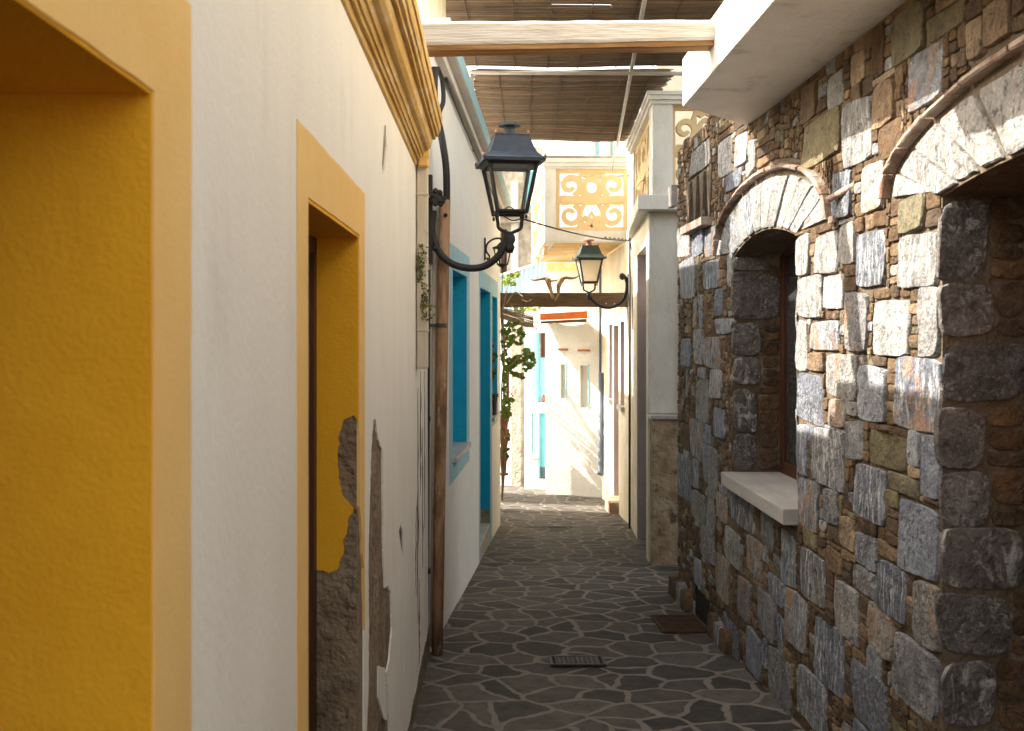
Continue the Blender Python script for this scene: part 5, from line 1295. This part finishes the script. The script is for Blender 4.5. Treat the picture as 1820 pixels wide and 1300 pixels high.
cb = MB(); cb.tube(spline([fb(.55, ztop(.55)-.01, .02), fb(1.5, ztop(1.5)-.03, .02), fb(3, ztop(3)-.03, .02), fb(4.6, ztop(4.6)-.03, .02), fb(5.9, ztop(5.9)-.02, .02)], 6), .009, 6)
tag(cb.build('eaves_cable', cablem, smooth=True), 'dark cable clipped under the parapet of the blue trimmed house', 'cable')

# ------------------------------------------------------------------ plants
rnd = random.Random(9)
vine = thing('climbing_vine', P(893, 700, 12.3), 'leafy green climbing vine hanging off the blue trimmed house corner', 'vine')
wd = MB()
for k in range(5):
    o = rnd.uniform(-.02, .03)
    wd.tube(spline([P(892+o*30,890,12.3), P(894+rnd.uniform(-3,5),800,12.3), P(893+rnd.uniform(-3,6),700,12.3), P(892+rnd.uniform(-2,6),610,12.3), P(890+rnd.uniform(-1,6),540,12.3)], 6), rnd.uniform(.006,.014), 6)
for l in ([(892,545),(905,556),(930,570),(955,585)], [(890,556),(915,562),(940,571),(962,575)], [(893,640),(905,615),(915,600),(925,598)], [(894,655),(910,648),(925,632),(945,630)], [(890,530),(912,526),(935,536),(944,533)], [(900,540),(915,520),(930,528)], [(893,700),(903,695),(912,705)], [(892,560),(898,530),(904,505),(908,490)], [(905,540),(922,552),(931,545),(925,528)]):
    wd.tube(spline([P(a_, b_2, 12.2+rnd.uniform(-.15,.15)) for a_, b_2 in l], 5), .006, 5)
for k in range(7):
    wd.tube(spline([P(888,548+k*2.5,12.3), P(910,552+k*3.2,12.35), P(930,557+k*3.6,12.4), P(948,563+k*3.0,12.45)], 4), rnd.uniform(.006,.016), 5)
wd.build('stem', vinewood, vine)
lf = MB()
def cluster(cx, cy, rx, ry, n, y=12.25, col=(1,1,1), r0=.015, r1=.036):
    for _ in range(int(n*.72)):
        a = rnd.uniform(0, 6.28); q = math.sqrt(rnd.random())
        p = P(cx+rx*q*math.cos(a), cy+ry*q*math.sin(a), y+rnd.uniform(-.16, .16))
        f = rnd.uniform(.7, 1.4); leaf(lf, p, rnd.uniform(r0, r1), Vector((rnd.uniform(-1,.6), -1, rnd.uniform(-.2,1.2))), Vector((rnd.uniform(-.9,.9),0,1)), (col[0]*f*rnd.uniform(.8,1.3), col[1]*f, col[2]*f), .22)
cluster(903, 595, 12, 22, 45); cluster(922, 600, 10, 14, 34); cluster(912, 580, 16, 8, 24)
cluster(905, 648, 12, 12, 36); cluster(925, 640, 14, 9, 34); cluster(943, 640, 10, 14, 22, r1=.05); cluster(936, 618, 6, 6, 4, r0=.04, r1=.055)
cluster(910, 668, 14, 8, 24); cluster(928, 668, 6, 5, 8); cluster(936, 655, 8, 8, 10); cluster(896, 690, 4, 14, 12)
cluster(901, 725, 7, 20, 34); cluster(906, 715, 8, 8, 12)
cluster(898, 498, 6, 12, 22, col=(1.9,1.7,1.2)); cluster(914, 488, 7, 8, 18, col=(1.9,1.7,1.2)); cluster(908, 503, 8, 5, 10, col=(1.9,1.7,1.2))
cluster(926, 551, 12, 5, 20, col=(2,1.8,1.1), y=13.2); cluster(950, 549, 14, 5, 14, col=(2,1.8,1.1), y=13.6)
cluster(895, 620, 5, 30, 20)
lf.build('foliage', leafm, vine, recalc=False)
def pot(px, py, y, r, h, label, hang):
    c = P(px, py, y); t = thing('flower_pot', c, label, 'flower pot', 'flower pots at the vine')
    m = MB(); m.lathe([(r*.65,0),(r*.95,h*.8),(r*1.15,h*.8),(r*1.15,h),(r*.95,h)], c, 16); m.build('pot', terracotta, t)
    m = MB(); m.lathe([(r*1.3,-.015),(r*1.35,.01),(r*.9,.012)], c-Vector((0,0,.004)), 16); m.build('saucer', terracotta, t)
    lf_ = MB()
    for _ in range(26):
        p = c+Vector((rnd.uniform(-r,r)*1.2, rnd.uniform(-r,r), h+rnd.uniform(0,.12)))
        f = rnd.uniform(.7,1.4); leaf(lf_, p, rnd.uniform(.015,.03), Vector((rnd.uniform(-1,1),-1,rnd.uniform(-.2,1))), Vector((0,0,1)), (f,f,f), .1)
    lf_.build('foliage', leafm, t, recalc=False)
    m = MB(); m.tube([c+Vector((-r*1.3,0,0)), c+Vector((-.22,.0,.0))], .006, 5); m.build('wall_hook', irongrate, t); m = MB(); m.tube([c+Vector((-r*1.3,0,h*.8)), c+Vector((-.22,.0,h*.8))], .006, 5); m.build('wall_hook', irongrate, t)
pot(896, 775, 12.35, .055, .22, 'tall clay pot, topmost of the three hung beneath the vine', 1)
pot(896, 798, 12.40, .055, .12, 'short clay pot, middle one of the three beneath the vine', 1)
pot(895, 842, 12.35, .045, .20, 'slender pink clay pot, lowest of the three beneath the vine', 1)
bu = thing('added_shade_bush', (-.62, 15.6, EYE-.55), 'loose green bush added unseen behind the blue trimmed house for leafy shade', 'bush')  # unseen foliage added to break up the shade's straight edge
wd2 = MB(); bl2 = MB()
for k in range(16):
    q0 = Vector((-.62, rnd.uniform(15.0, 16.1), EYE-.56)); q1 = q0+Vector((rnd.uniform(-.2,.2), rnd.uniform(-.2,.15), rnd.uniform(.35,1.15)))
    ps_ = spline([q0, (q0+q1)/2+Vector((rnd.uniform(-.08,.08), rnd.uniform(-.08,.08), 0)), q1], 5); wd2.tube(ps_, .007, 5)
    for _ in range(26):
        p = ps_[rnd.randrange(2, len(ps_))]+Vector((rnd.gauss(0,.06), rnd.gauss(0,.06), rnd.gauss(0,.06))); f = rnd.uniform(.7,1.4)
        leaf(bl2, p, rnd.uniform(.025,.05), Vector((rnd.uniform(-1,1), rnd.uniform(-1,1), rnd.uniform(-.2,1))), Vector((.2,0,1)), (f,f,f), .15)
wd2.build('stem', vinewood, bu); bl2.build('foliage', leafm, bu, recalc=False)
# small ferns on the downpipe
for i, (px, py, h, lb) in enumerate(((743, 455, .14, 'small wispy weed sprouting high on the square downpipe'), (750, 525, .12, 'small leafy weed sprouting midway on the square downpipe'), (782, 441, .05, 'tuft of weed at the foot of the near lamp bracket'))):
    c = P(px, py, 4.86 if i < 2 else 6.1); t = MB()
    for _ in range(90 if i < 2 else 40):
        p = c+Vector((abs(rnd.gauss(0, .022 if i < 2 else .02)), rnd.uniform(-.03, .0), rnd.uniform(-h, h*.4)))
        f = rnd.uniform(.6, 1.6); leaf(t, p, rnd.uniform(.003,.008), Vector((rnd.uniform(-1,1),-1,rnd.uniform(-1,1))), Vector((0,0,1)), (f,f,f*.8))
    for _ in range(8): t.tube(spline([c+Vector((-.01,.0,-h*.5)), c+Vector((.005,-.01,rnd.uniform(-h*.6,0))), c+Vector((rnd.uniform(0,.04),-.02,rnd.uniform(-h,h*.4)))], 3), .0012, 4, col=(.8,.7,.6))
    tag(t.build('wall_weed', mossy, recalc=False), lb, 'plant', 'weeds growing on the pipes')

for o in bpy.data.objects:
    if '_org' in o: del o['_org']
